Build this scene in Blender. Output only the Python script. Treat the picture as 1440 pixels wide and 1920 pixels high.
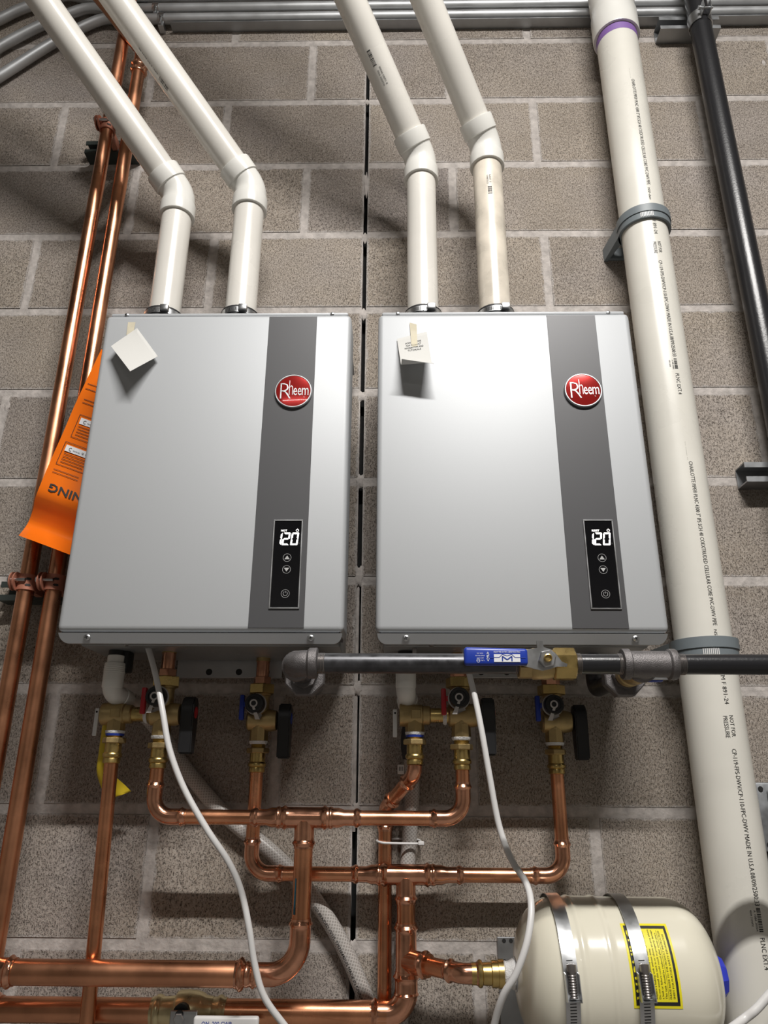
import bpy, bmesh, math, random
from mathutils import Vector, Matrix
random.seed(7)
for o in list(bpy.data.objects): bpy.data.objects.remove(o)
sc = bpy.context.scene
C = sc.collection
V = Vector
PI = math.pi

# ------------------------------------------------------------------ camera
ZC = 1.4648                       # camera height
F, TH, DW, XC, YAW, ROLL = 1387.0, 0.352957, 1.363765, 0.071447, -0.018167, 0.005779
_c, _s = math.cos(YAW), math.sin(YAW)
_r = V((_c, -_s, 0)); _f = V((_s*math.cos(TH), _c*math.cos(TH), math.sin(TH)))
_u = V((-_s*math.sin(TH), -_c*math.sin(TH), math.cos(TH)))
_right = (_r + ROLL*_u).normalized(); _up = (_u - ROLL*_r).normalized()
cam_data = bpy.data.cameras.new('camera'); cam = bpy.data.objects.new('camera', cam_data); C.objects.link(cam)
cam_data.sensor_fit = 'VERTICAL'; cam_data.sensor_height = 36.0; cam_data.sensor_width = 27.0
cam_data.lens = 36.0*F/1920.0; cam_data.clip_start = 0.02
m = Matrix.Identity(4)
for i in range(3):
    m[i][0] = _right[i]; m[i][1] = _up[i]; m[i][2] = -_f[i]
m[0][3], m[1][3], m[2][3] = XC, -DW, ZC
cam.matrix_world = m
sc.camera = cam

def U(x, y, off):
    """point seen at photo pixel (x, y) that stands `off` metres in front of the wall (wall is the plane y = 0)"""
    d = _right*((x-720)/F) - _up*((y-960)/F) + _f
    t = (DW-off)/d.y
    return V((XC+d.x*t, -off, ZC+d.z*t))

# ------------------------------------------------------------------ world, lights, exposure
w = bpy.data.worlds.new('world'); sc.world = w; w.use_nodes = True
w.node_tree.nodes['Background'].inputs[0].default_value = (0.9, 0.95, 1.0, 1)
w.node_tree.nodes['Background'].inputs[1].default_value = 0.05
sc.view_settings.view_transform = 'Standard'; sc.view_settings.look = 'None'
sc.view_settings.exposure = 0.0; sc.view_settings.gamma = 1.0; sc.view_settings.use_curve_mapping = False
MAIN_W, FILL_W = 128, 7
FIXTURES = [(0.48, -2.0, 3.8, MAIN_W, 'strip lamp hanging closest to the water heaters'),
            (-0.6, -4.3, 3.8, FILL_W, 'added fill strip lamp, unseen behind the camera'),  # unseen lamp, added as weak fill for the shadows
            ]

# ------------------------------------------------------------------ helpers
def nt(name):
    mt = bpy.data.materials.new(name); mt.use_nodes = True
    return mt, mt.node_tree.nodes, mt.node_tree.links, mt.node_tree.nodes['Principled BSDF']
def setp(b, **k):
    for a, v in k.items():
        b.inputs[a.replace('_', ' ')].default_value = v if not (isinstance(v, tuple) and len(v) == 3) else v+(1,)
def simple(name, col, rough=.5, metal=0.0, spec=.5, coat=0.0, noise=None, bump=None, emit=None, trans=0.0):
    """noise=(scale, amount) varies the colour, bump=(scale, strength) gives fine relief"""
    mt, n, l, b = nt(name)
    setp(b, Base_Color=col, Roughness=rough, Metallic=metal, Specular_IOR_Level=spec, Coat_Weight=coat)
    if trans: setp(b, Transmission_Weight=trans)
    if emit: setp(b, Emission_Color=emit[0], Emission_Strength=emit[1])
    if noise or bump:
        g = n.new('ShaderNodeNewGeometry')
    if noise:
        t = n.new('ShaderNodeTexNoise'); t.inputs['Scale'].default_value = noise[0]; t.inputs['Detail'].default_value = 6
        l.new(g.outputs['Position'], t.inputs['Vector'])
        mx = n.new('ShaderNodeMix'); mx.data_type = 'RGBA'
        a = noise[1]
        mx.inputs[6].default_value = tuple(max(0, c*(1-a)) for c in col[:3])+(1,)
        mx.inputs[7].default_value = tuple(min(1, c*(1+a)) for c in col[:3])+(1,)
        r = n.new('ShaderNodeMapRange'); r.inputs[1].default_value = .3; r.inputs[2].default_value = .7
        l.new(t.outputs['Fac'], r.inputs[0]); l.new(r.outputs[0], mx.inputs[0]); l.new(mx.outputs[2], b.inputs['Base Color'])
        r2 = n.new('ShaderNodeMapRange'); r2.inputs[1].default_value = .3; r2.inputs[2].default_value = .7
        r2.inputs[3].default_value = rough*.85; r2.inputs[4].default_value = min(1, rough*1.25)
        l.new(t.outputs['Fac'], r2.inputs[0]); l.new(r2.outputs[0], b.inputs['Roughness'])
    if bump:
        t = n.new('ShaderNodeTexNoise'); t.inputs['Scale'].default_value = bump[0]; t.inputs['Detail'].default_value = 4
        l.new(g.outputs['Position'], t.inputs['Vector'])
        bp = n.new('ShaderNodeBump'); bp.inputs['Strength'].default_value = bump[1]; bp.inputs['Distance'].default_value = .002
        l.new(t.outputs['Fac'], bp.inputs['Height']); l.new(bp.outputs[0], b.inputs['Normal'])
    return mt

def block_material(name, lo, hi, pit, bumpd):
    mt, n, l, b = nt(name)
    g = n.new('ShaderNodeNewGeometry'); oi = n.new('ShaderNodeObjectInfo')
    def noise(scale, detail=5, vec=None):
        t = n.new('ShaderNodeTexNoise'); t.inputs['Scale'].default_value = scale; t.inputs['Detail'].default_value = detail
        t.inputs['Roughness'].default_value = .65
        l.new(vec or g.outputs['Position'], t.inputs['Vector']); return t.outputs['Fac']
    def rng(x, a, b2, c, d):
        r = n.new('ShaderNodeMapRange'); l.new(x, r.inputs[0])
        for i, v in enumerate((a, b2, c, d)): r.inputs[i+1].default_value = v
        return r.outputs[0]
    def math_(op, a, c):
        q = n.new('ShaderNodeMath'); q.operation = op
        for i, v in enumerate((a, c)):
            if isinstance(v, (int, float)): q.inputs[i].default_value = v
            else: l.new(v, q.inputs[i])
        return q.outputs[0]
    def mix(f, a, c, typ='MIX'):
        q = n.new('ShaderNodeMix'); q.data_type = 'RGBA'; q.blend_type = typ
        for i, v in ((0, f), (6, a), (7, c)):
            if isinstance(v, (int, float)): q.inputs[i].default_value = v
            elif isinstance(v, tuple): q.inputs[i].default_value = v+(1,)
            else: l.new(v, q.inputs[i])
        return q.outputs[2]
    mp = n.new('ShaderNodeMapping'); mp.inputs['Scale'].default_value = (1, 1, .5); l.new(g.outputs['Position'], mp.inputs[0])
    grain = noise(520, 3); grain2 = noise(160, 4); stri = noise(430, 2, mp.outputs[0]); big = noise(7, 4)
    pits = rng(math_('ADD', math_('MULTIPLY', grain, .5), math_('MULTIPLY', stri, .5)), .34, .50, 0, 1)
    base = mix(rng(big, .35, .68, 0, 1), lo, hi)
    rnd = mix(oi.outputs['Random'], (.80, .79, .80), (1.10, 1.09, 1.05))
    base = mix(1.0, base, rnd, 'MULTIPLY')
    base = mix(rng(noise(3.1, 3), .45, .75, 0, .35), base, (.36, .34, .37), 'MIX')
    base = mix(rng(grain2, .3, .72, 0, .5), base, (.58, .525, .465), 'MIX')
    col = mix(pits, pit, base)
    # mortar smeared over the block edges
    tco = n.new('ShaderNodeTexCoord'); sp = n.new('ShaderNodeSeparateXYZ'); l.new(tco.outputs['Object'], sp.inputs[0])
    at = n.new('ShaderNodeAttribute'); at.attribute_name = 'half_width'
    dxe = math_('SUBTRACT', at.outputs['Fac'], math_('ABSOLUTE', sp.outputs[0], 0)); dze = math_('SUBTRACT', (.2032-.0145)/2, math_('ABSOLUTE', sp.outputs[2], 0))
    de = math_('MINIMUM', dxe, dze)
    jag = math_('ADD', math_('MULTIPLY', noise(38, 4), .016), math_('MULTIPLY', noise(230, 3), .008))
    smear = rng(math_('SUBTRACT', de, jag), -.0105, -.0065, 1, 0)
    col = mix(smear, col, mix(rng(grain2, .3, .7, 0, 1), (.36, .33, .305), (.50, .465, .44)))
    l.new(col, b.inputs['Base Color']); setp(b, Roughness=.93, Specular_IOR_Level=.18)
    h = math_('ADD', math_('MULTIPLY', pits, .8), math_('MULTIPLY', grain2, .6))
    bp = n.new('ShaderNodeBump'); bp.inputs['Strength'].default_value = .9; bp.inputs['Distance'].default_value = bumpd
    l.new(h, bp.inputs['Height']); l.new(bp.outputs[0], b.inputs['Normal'])
    return mt

M = {}
M['block'] = block_material('concrete_block', (.235, .198, .165), (.325, .278, .234), (.075, .062, .052), .0016)
M['mortar'] = simple('mortar', (.44, .405, .38), .95, 0, .15, noise=(60, .22), bump=(120, .9))
M['darkgap'] = simple('joint_dark', (.02, .02, .02), .9, 0, .1)
M['floor'] = simple('floor_concrete', (.22, .21, .20), .7, noise=(3, .15))
M['ceil'] = simple('ceiling_paint', (.40, .40, .39), .8, noise=(2, .05))
M['paintwall'] = simple('painted_block', (.30, .285, .26), .85, noise=(4, .08))
M['copper'] = simple('copper', (.76, .35, .19), .25, 1.0, noise=(22, .18))
M['copperfit'] = simple('copper_fitting', (.76, .385, .245), .2, 1.0, noise=(60, .14))
M['copperdark'] = simple('copper_aged', (.66, .31, .175), .29, 1.0, noise=(14, .26))
M['copperpaint'] = simple('copper_coloured_clamp', (.42, .17, .11), .5, .25)
M['brass'] = simple('brass', (.60, .44, .17), .28, 1.0, noise=(50, .12))
M['brasscast'] = simple('brass_cast', (.46, .34, .16), .42, .9, noise=(90, .12), bump=(700, .15))
M['pvc'] = simple('pvc_white', (.70, .675, .625), .24, 0, .5, noise=(9, .04))
M['pvcfit'] = simple('pvc_fitting', (.76, .75, .71), .22, 0, .5)
M['pvcold'] = simple('pvc_stained', (.66, .60, .51), .28, 0, .5, noise=(18, .2))
M['pvcdrain'] = simple('pvc_drain', (.68, .66, .60), .3, 0, .5, noise=(12, .03))
M['purple'] = simple('purple_primer', (.22, .12, .36), .5)
M['silver'] = simple('silver_paint', (.465, .48, .495), .52, .22, .5, noise=(900, .03))
M['charcoal'] = simple('charcoal_paint', (.078, .078, .082), .42, .15, .4)
M['case'] = simple('heater_case', (.34, .35, .35), .38, .55)
M['steel'] = simple('steel', (.55, .56, .57), .32, 1.0, noise=(40, .1))
M['brasspale'] = simple('brass_pale', (.66, .56, .33), .3, .9, noise=(60, .1))
M['galv'] = simple('galvanised', (.50, .51, .52), .42, .6, noise=(18, .10))
M['strut'] = simple('strut_steel', (.36, .37, .38), .42, .85, noise=(25, .12))
M['strutdark'] = simple('strut_dark', (.045, .055, .05), .5, .3)
M['iron'] = simple('black_iron', (.016, .016, .018), .3, .0, .5, bump=(260, .12))
M['ironraw'] = simple('mill_iron', (.075, .075, .08), .36, .75, noise=(70, .3))
M['ironcast'] = simple('malleable_iron', (.16, .15, .15), .45, .7, bump=(900, .4), noise=(60, .15))
M['thread'] = simple('pipe_thread', (.30, .28, .27), .4, .9)
M['blue'] = simple('blue_plastic', (.012, .04, .33), .35)
M['bluecap'] = simple('blue_cap', (.03, .045, .48), .4)
M['red'] = simple('red_plastic', (.42, .012, .02), .4)
M['redbadge'] = simple('red_enamel', (.42, .02, .018), .16, .55, coat=.8)
M['black'] = simple('black_plastic', (.012, .012, .013), .4)
M['rubber'] = simple('black_rubber', (.018, .018, .02), .6)
M['white'] = simple('white_plastic', (.68, .67, .66), .4)
M['whitecable'] = simple('white_cable', (.66, .65, .64), .35)
M['tether'] = simple('pale_tether', (.50, .47, .45), .45)
M['greyplastic'] = simple('grey_plastic', (.16, .185, .20), .45)
M['tape'] = simple('thread_tape', (.72, .71, .70), .8, bump=(500, .8))
M['paper'] = simple('paper', (.58, .575, .55), .75)
M['masking'] = simple('masking_tape', (.58, .53, .40), .7, noise=(80, .06))
M['yellow'] = simple('yellow_tag', (.62, .46, .02), .45)
M['orange'] = simple('orange_vinyl', (.80, .16, .008), .24)
M['tank'] = simple('tank_enamel', (.69, .655, .54), .20, 0, .5, coat=.3, noise=(8, .03))
M['labely'] = simple('label_yellow', (.80, .70, .02), .4)
M['ink'] = simple('ink_black', (.012, .012, .012), .6)
M['inkgrey'] = simple('ink_grey', (.10, .10, .10), .6)
M['inkblue'] = simple('ink_blue', (.02, .05, .3), .5)
M['inkwhite'] = simple('ink_white', (.72, .73, .75), .5)
M['glassblack'] = simple('display_glass', (.006, .006, .007), .06, 0, .5)
M['led'] = simple('led_digit', (.9, .9, .9), .5, emit=((1, .97, .92), 1.6))
M['keys'] = simple('key_print', (.42, .42, .42), .5)
M['keydim'] = simple('key_print_dim', (.06, .06, .06), .5)
M['lamp'] = simple('lamp_diffuser', (.9, .9, .9), .5, emit=((1, .97, .93), 2.0))
M['boxgrey'] = simple('cast_box', (.25, .26, .27), .5, .6, noise=(45, .3))
M['boxgreen'] = simple('cover_grey_green', (.14, .18, .165), .5, .2)
M['bluepaint'] = simple('blue_marker', (.02, .11, .16), .4, .3)

def hose_material():
    mt, n, l, b = nt('braided_hose')
    tc = n.new('ShaderNodeUVMap')
    mp1 = n.new('ShaderNodeMapping'); mp1.inputs['Scale'].default_value = (10, 10, 1); mp1.inputs['Rotation'].default_value = (0, 0, 0)
    l.new(tc.outputs[0], mp1.inputs[0])
    sx = n.new('ShaderNodeSeparateXYZ'); l.new(tc.outputs[0], sx.inputs[0])
    def math_(op, a, c=0.0):
        q = n.new('ShaderNodeMath'); q.operation = op
        for i, v in enumerate((a, c)):
            if isinstance(v, (int, float)): q.inputs[i].default_value = v
            else: l.new(v, q.inputs[i])
        return q.outputs[0]
    # two families of helical threads
    def fam(sgn):
        q = math_('ADD', math_('MULTIPLY', sx.outputs[0], 12.0), math_('MULTIPLY', sx.outputs[1], 170.0*sgn))
        s = math_('ABSOLUTE', math_('SUBTRACT', math_('FRACT', q), .5))
        return math_('LESS_THAN', s, .17)
    f = math_('MAXIMUM', fam(1), fam(-1))
    mx = n.new('ShaderNodeMix'); mx.data_type = 'RGBA'
    mx.inputs[6].default_value = (.29, .27, .25, 1); mx.inputs[7].default_value = (.47, .445, .42, 1)
    l.new(f, mx.inputs[0]); l.new(mx.outputs[2], b.inputs['Base Color'])
    setp(b, Roughness=.28, Coat_Weight=.4)
    return mt
M['hose'] = hose_material()

def finish(bm, name, mat, smooth=True, ang=35):
    me = bpy.data.meshes.new(name)
    bmesh.ops.recalc_face_normals(bm, faces=bm.faces[:])
    bm.to_mesh(me); bm.free()
    me.materials.append(M[mat] if isinstance(mat, str) else mat)
    if smooth:
        for p in me.polygons: p.use_smooth = True
        me.set_sharp_from_angle(angle=math.radians(ang))
    return me
BASE = {}
def thing(name, label, cat, loc, group=None):
    o = bpy.data.objects.new(name, None); C.objects.link(o); o.location = loc; o.empty_display_size = .05
    o['label'] = label; o['category'] = cat
    if group: o['group'] = group
    BASE[o] = V(loc)
    return o
def part(parent, name, bm, mat, label=None, smooth=True, ang=35):
    base = BASE[parent]
    bmesh.ops.translate(bm, verts=bm.verts[:], vec=-base)
    o = bpy.data.objects.new(name, finish(bm, name, mat, smooth, ang)); C.objects.link(o); o.parent = parent
    BASE[o] = base
    if label: o['label'] = label
    return o
def single(name, bm, mat, label, cat, loc=None, group=None, smooth=True, ang=35):
    if loc is None:
        zs = [v.co for v in bm.verts]
        loc = V((sum(v.x for v in zs)/len(zs), sum(v.y for v in zs)/len(zs), min(v.z for v in zs)))
    bmesh.ops.translate(bm, verts=bm.verts[:], vec=-V(loc))
    o = bpy.data.objects.new(name, finish(bm, name, mat, smooth, ang)); C.objects.link(o); o.location = loc
    o['label'] = label; o['category'] = cat
    if group: o['group'] = group
    BASE[o] = V(loc)
    return o
def struct(name, bm, mat, loc=(0, 0, 0), smooth=False):
    bmesh.ops.translate(bm, verts=bm.verts[:], vec=-V(loc))
    o = bpy.data.objects.new(name, finish(bm, name, mat, smooth)); C.objects.link(o); o.location = loc
    o['kind'] = 'structure'; BASE[o] = V(loc)
    return o
def B(): return bmesh.new()

def box(bm, a, b, bevel=0, seg=2):
    vs = [bm.verts.new((x, y, z)) for x in (a[0], b[0]) for y in (a[1], b[1]) for z in (a[2], b[2])]
    fs = [(0, 1, 3, 2), (4, 6, 7, 5), (0, 4, 5, 1), (2, 3, 7, 6), (0, 2, 6, 4), (1, 5, 7, 3)]
    faces = [bm.faces.new([vs[i] for i in f]) for f in fs]
    if bevel:
        es = list({e for f in faces for e in f.edges})
        bmesh.ops.bevel(bm, geom=es, offset=bevel, segments=seg, affect='EDGES', profile=.5)
    return bm
def frame(d):
    d = d.normalized()
    a = V((0, 0, 1)) if abs(d.z) < .9 else V((1, 0, 0))
    x = d.cross(a).normalized(); return x, d.cross(x).normalized()
def sweep(bm, pts, rad, seg=18, cap=True, uv=False):
    pts = [V(p) for p in pts]; n = len(pts)
    rs = rad if isinstance(rad, (list, tuple)) else [rad]*n
    ts = []
    for i in range(n):
        a = pts[max(0, i-1)]; b = pts[min(n-1, i+1)]
        t = (b-a)
        ts.append(t.normalized() if t.length > 1e-9 else (ts[-1] if ts else V((0, 0, 1))))
    x, y = frame(ts[0]); rings = []
    L = 0; lens = []
    for i in range(n):
        if i:
            q = ts[i-1].rotation_difference(ts[i]); x = q @ x; y = q @ y
            L += (pts[i]-pts[i-1]).length
        lens.append(L)
        rings.append([bm.verts.new(pts[i]+(x*math.cos(2*PI*k/seg)+y*math.sin(2*PI*k/seg))*rs[i]) for k in range(seg)])
    lay = bm.loops.layers.uv.verify() if uv else None
    for i in range(n-1):
        for k in range(seg):
            f = bm.faces.new((rings[i][k], rings[i][(k+1) % seg], rings[i+1][(k+1) % seg], rings[i+1][k]))
            if uv:
                for lp, (u_, v_) in zip(f.loops, ((k/seg, lens[i]), ((k+1)/seg, lens[i]), ((k+1)/seg, lens[i+1]), (k/seg, lens[i+1]))):
                    lp[lay].uv = (u_, v_)
    if cap:
        bm.faces.new(rings[0][::-1]); bm.faces.new(rings[-1])
    return bm
def lathe(bm, o, d, prof, seg=24, cap=True):
    """prof: list of (distance along d, radius)"""
    d = V(d).normalized(); o = V(o)
    return sweep_straight(bm, o, d, prof, seg, cap)
def sweep_straight(bm, o, d, prof, seg, cap):
    x, y = frame(d); rings = []
    for t, r in prof:
        rings.append([bm.verts.new(o+d*t+(x*math.cos(2*PI*k/seg)+y*math.sin(2*PI*k/seg))*r) for k in range(seg)])
    for i in range(len(prof)-1):
        for k in range(seg):
            bm.faces.new((rings[i][k], rings[i][(k+1) % seg], rings[i+1][(k+1) % seg], rings[i+1][k]))
    if cap:
        bm.faces.new(rings[0][::-1]); bm.faces.new(rings[-1])
    return bm
def hexnut(bm, o, d, h, r, chamfer=.0012, seg=6, rot=0.0):
    d = V(d).normalized(); o = V(o); x, y = frame(d); rings = []
    for t, rr in ((0, r-chamfer), (chamfer, r), (h-chamfer, r), (h, r-chamfer)):
        rings.append([bm.verts.new(o+d*t+(x*math.cos(rot+2*PI*k/seg)+y*math.sin(rot+2*PI*k/seg))*rr) for k in range(seg)])
    for i in range(3):
        for k in range(seg): bm.faces.new((rings[i][k], rings[i][(k+1) % seg], rings[i+1][(k+1) % seg], rings[i+1][k]))
    bm.faces.new(rings[0][::-1]); bm.faces.new(rings[-1])
    return bm
def fillet(pts, R, n=8):
    pts = [V(p) for p in pts]; out = [pts[0]]
    for i in range(1, len(pts)-1):
        p = pts[i]; a = (pts[i-1]-p).normalized(); b = (pts[i+1]-p).normalized()
        ang = a.angle(b)
        if abs(ang-PI) < 1e-3: out.append(p); continue
        t = R/math.tan(ang/2); c = p+(a+b).normalized()*(R/math.sin(ang/2))
        s = p+a*t-c; e = p+b*t-c
        tot = s.angle(e); ax = s.cross(e).normalized()
        for k in range(n+1): out.append(c+Matrix.Rotation(tot*k/n, 3, ax) @ s)
    out.append(pts[-1]); return out
def resample(pts, svals):
    L = [0]
    for i in range(1, len(pts)): L.append(L[-1]+(pts[i]-pts[i-1]).length)
    out = []; j = 0
    for s in svals:
        while j < len(L)-2 and L[j+1] < s: j += 1
        u = (s-L[j])/max(1e-9, L[j+1]-L[j]); out.append(pts[j].lerp(pts[j+1], min(1, max(0, u))))
    return out
def press(bm, pts, r, ends=(1, 1), seg=20, body=1.09):
    """a press fitting body swept along pts, with a rolled bead near each socket end"""
    L = [0]
    for i in range(1, len(pts)): L.append(L[-1]+(pts[i]-pts[i-1]).length)
    T = L[-1]
    loc = (0, .0025, .004, .0055, .0075, .0095, .011, .0125, .016, .019)
    s = set(L)
    if ends[0]: s |= set(q for q in loc)
    if ends[1]: s |= set(T-q for q in loc)
    s = sorted(q for q in s if 0 <= q <= T)
    s2 = [s[0]]
    for q in s[1:]:
        if q-s2[-1] > 1e-5: s2.append(q)
    def rad(q):
        k = body
        for e, dd in ((ends[0], q), (ends[1], T-q)):
            if e:
                b = math.exp(-((dd-.0075)/.0026)**2); k = max(k, body+.20*b)
                if dd < .003: k = min(k, body)
        return k*r
    return sweep(bm, resample(pts, s2), [rad(q) for q in s2], seg)
def elbow(bm, c, d1, d2, r, R, hub, ends=(1, 1)):
    d1 = V(d1).normalized(); d2 = V(d2).normalized(); c = V(c)
    t = R/math.tan(d1.angle(d2)/2)
    return press(bm, fillet([c+d1*(t+hub), c, c+d2*(t+hub)], R, 10), r, ends)
def elbow_reach(d1, d2, R, hub):
    return R/math.tan(V(d1).angle(V(d2))/2)+hub
def prism(bm, pts, vec):
    """extrude the closed outline pts by vec"""
    a = [bm.verts.new(p) for p in pts]; b = [bm.verts.new(V(p)+V(vec)) for p in pts]
    n = len(a)
    bm.faces.new(a); bm.faces.new(b[::-1])
    for i in range(n): bm.faces.new((a[i], b[i], b[(i+1) % n], a[(i+1) % n]))
    return bm
def sheet(bm, grid, th=.0004):
    """thin curved sheet from a grid of points, with thickness towards the wall"""
    R, Cn = len(grid), len(grid[0])
    f = [[bm.verts.new(p) for p in row] for row in grid]
    b = [[bm.verts.new(V(p)+V((0, th, 0))) for p in row] for row in grid]
    for i in range(R-1):
        for j in range(Cn-1):
            bm.faces.new((f[i][j], f[i][j+1], f[i+1][j+1], f[i+1][j]))
            bm.faces.new((b[i][j], b[i+1][j], b[i+1][j+1], b[i][j+1]))
    for i in range(R-1):
        bm.faces.new((f[i][0], f[i+1][0], b[i+1][0], b[i][0])); bm.faces.new((f[i][-1], b[i][-1], b[i+1][-1], f[i+1][-1]))
    for j in range(Cn-1):
        bm.faces.new((f[0][j], b[0][j], b[0][j+1], f[0][j+1])); bm.faces.new((f[-1][j], f[-1][j+1], b[-1][j+1], b[-1][j]))
    return bm
def smooth_path(pts, n=8):
    """Catmull-Rom through pts"""
    pts = [V(p) for p in pts]; P = [pts[0]*2-pts[1]]+pts+[pts[-1]*2-pts[-2]]; out = []
    for i in range(1, len(P)-2):
        for k in range(n):
            t = k/n; a, b, c, d = P[i-1:i+3]
            out.append(.5*((2*b)+(c-a)*t+(2*a-5*b+4*c-d)*t*t+(3*b-a-3*c+d)*t**3))
    out.append(pts[-1]); return out
_tc = {}
def text2d(s, bold=0.0):
    """flat text mesh: verts (x, y) with cap height about 0.7, and faces"""
    key = (s, bold)
    if key in _tc: return _tc[key]
    cu = bpy.data.curves.new('t', 'FONT'); cu.body = s; cu.size = 1.0; cu.resolution_u = 2; cu.offset = bold
    o = bpy.data.objects.new('t', cu); C.objects.link(o)
    dg = bpy.context.evaluated_depsgraph_get()
    me = bpy.data.meshes.new_from_object(o.evaluated_get(dg))
    vs = [(v.co.x, v.co.y) for v in me.vertices]; fs = [tuple(p.vertices) for p in me.polygons]
    bpy.data.objects.remove(o); bpy.data.curves.remove(cu); bpy.data.meshes.remove(me)
    _tc[key] = (vs, fs); return vs, fs
def text_on(bm, s, fn, length=None, height=None, align='L', bold=0.0, width_to=None):
    """map text through fn(x, y) -> point; height is the cap height, length stretches the run"""
    vs, fs = text2d(s, bold)
    if not vs: return bm
    x0 = min(v[0] for v in vs); x1 = max(v[0] for v in vs)
    ky = height/.70 if height else 1.0
    kx = length/(x1-x0) if length else ky
    sh = {'L': -x0, 'C': -(x0+x1)/2, 'R': -x1}[align]
    b = [bm.verts.new(fn((v[0]+sh)*kx, v[1]*ky)) for v in vs]
    for f in fs:
        try: bm.faces.new([b[i] for i in f])
        except ValueError: pass
    return bm
def ring2d(bm, fn, r0, r1, n=32, a0=0.0, a1=2*PI):
    full = abs(a1-a0-2*PI) < 1e-6
    m_ = n if full else n+1
    A = [bm.verts.new(fn(r0*math.cos(a0+(a1-a0)*k/n), r0*math.sin(a0+(a1-a0)*k/n))) for k in range(m_)]
    D = [bm.verts.new(fn(r1*math.cos(a0+(a1-a0)*k/n), r1*math.sin(a0+(a1-a0)*k/n))) for k in range(m_)]
    for k in range(n): bm.faces.new((A[k], A[(k+1) % m_], D[(k+1) % m_], D[k]))
    return bm
def poly2d(bm, fn, pts):
    bm.faces.new([bm.verts.new(fn(*p)) for p in pts]); return bm

# ================================================================== the room
RX0, RX1, RY, RZ = -3.0, 3.2, -5.6, 4.3
struct('floor', box(B(), (RX0, RY, -.1), (RX1, .12, 0)), 'floor')
struct('ceiling', box(B(), (RX0, RY, RZ), (RX1, .12, RZ+.1)), 'ceil')
struct('wall_left', box(B(), (RX0-.1, RY, 0), (RX0, .12, RZ)), 'paintwall')
struct('wall_right', box(B(), (RX1, RY, 0), (RX1+.1, .12, RZ)), 'paintwall')
struct('wall_front', box(B(), (RX0, RY-.1, 0), (RX1, RY, RZ)), 'paintwall')
CJ = .0045                        # half width of the open control joint
bm = B()
box(bm, (RX0, .0012, 0), (-CJ, .12, RZ)); box(bm, (CJ, .0012, 0), (RX1, .12, RZ))
wall = struct('wall_back', bm, 'mortar')
bm = B(); box(bm, (-CJ, .03, 0), (CJ, .12, RZ)); part(wall, 'joint_backing', bm, 'darkgap', smooth=False)
for ya, yb in ((1092, 1285), (1296, 1508), (1522, 1560)):
    bm = B(); box(bm, (-CJ, .006, U(668, yb, 0).z), (CJ*.15, .03, U(668, ya, 0).z)); part(wall, 'joint_filler', bm, 'mortar', smooth=False)
H, W, J = .2032, .4064, .0145
Z0 = ZC+1.7864
_bl = {}
def block_mesh(wd):
    key = round(wd, 3)
    if key not in _bl:
        bm = B(); box(bm, (-wd/2, 0, -(H-J)/2), (wd/2, .06, (H-J)/2))
        es = [e for e in bm.edges if all(abs(v.co.y) < 1e-6 for v in e.verts)]
        bmesh.ops.bevel(bm, geom=es, offset=.0016, segments=2, affect='EDGES')
        me = finish(bm, 'block', 'block', True, 50)
        at = me.attributes.new('half_width', 'FLOAT', 'POINT')
        for q in at.data: q.value = wd/2
        _bl[key] = me
    return _bl[key]
def add_block(xa, xb, z):
    o = bpy.data.objects.new('block', block_mesh(xb-xa)); C.objects.link(o); o.parent = wall
    o.location = ((xa+xb)/2, random.uniform(-.0005, .0005), z)
    o.rotation_euler = (random.uniform(-.003, .003), random.uniform(-.0012, .0012), random.uniform(-.002, .002))
for k in range(-5, 16):
    zc_ = Z0-H*k-H/2
    if zc_-H/2 < 0 or zc_+H/2 > RZ: continue
    odd = (k % 2 == 0)
    x = CJ
    nb = W*(.5 if odd else 1.0)
    while x < 1.9:
        add_block(x+(0 if x == CJ else J/2), nb-J/2, zc_); x = nb; nb += W
    x = -CJ; nb = -W*(.3472 if odd else .8472)
    while x > -1.9:
        add_block(nb+J/2, x-(0 if x == -CJ else J/2), zc_); x = nb; nb -= W
# mortar left in the control joint and smeared on the face
def lump(c, sx, sy, sz, n=0):
    bm = B(); bmesh.ops.create_icosphere(bm, subdivisions=3, radius=1.0)
    for v in bm.verts:
        q = 1+.35*math.sin(5.1*v.co.x+3.3*v.co.z+n)*math.cos(4.2*v.co.z+2*n+2.5*v.co.x)
        v.co = V((v.co.x*sx*q, v.co.y*sy, v.co.z*sz*(1+.2*math.sin(7*v.co.x+n))))+V(c)
    part(wall, 'mortar_patch', bm, 'mortar')
for i, (px, py, sx, sz) in enumerate([(686, 345, .008, .035), (684, 445, .012, .014), (682, 588, .013, .014), (677, 742, .014, .012), (675, 902, .013, .016), (673, 1080, .013, .02),
                          (670, 1290, .012, .012), (688, 190, .012, .008),
                          (1432, 118, .02, .03), (1360, 601, .007, .004), (15, 760, .012, .015), (668, 1516, .011, .010), (662, 1776, .011, .010)]):
    p = U(px, py, 0); lump((p.x, .0035, p.z), sx*.8, .0042, sz, i)
p = U(1432, 118, 0)

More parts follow.
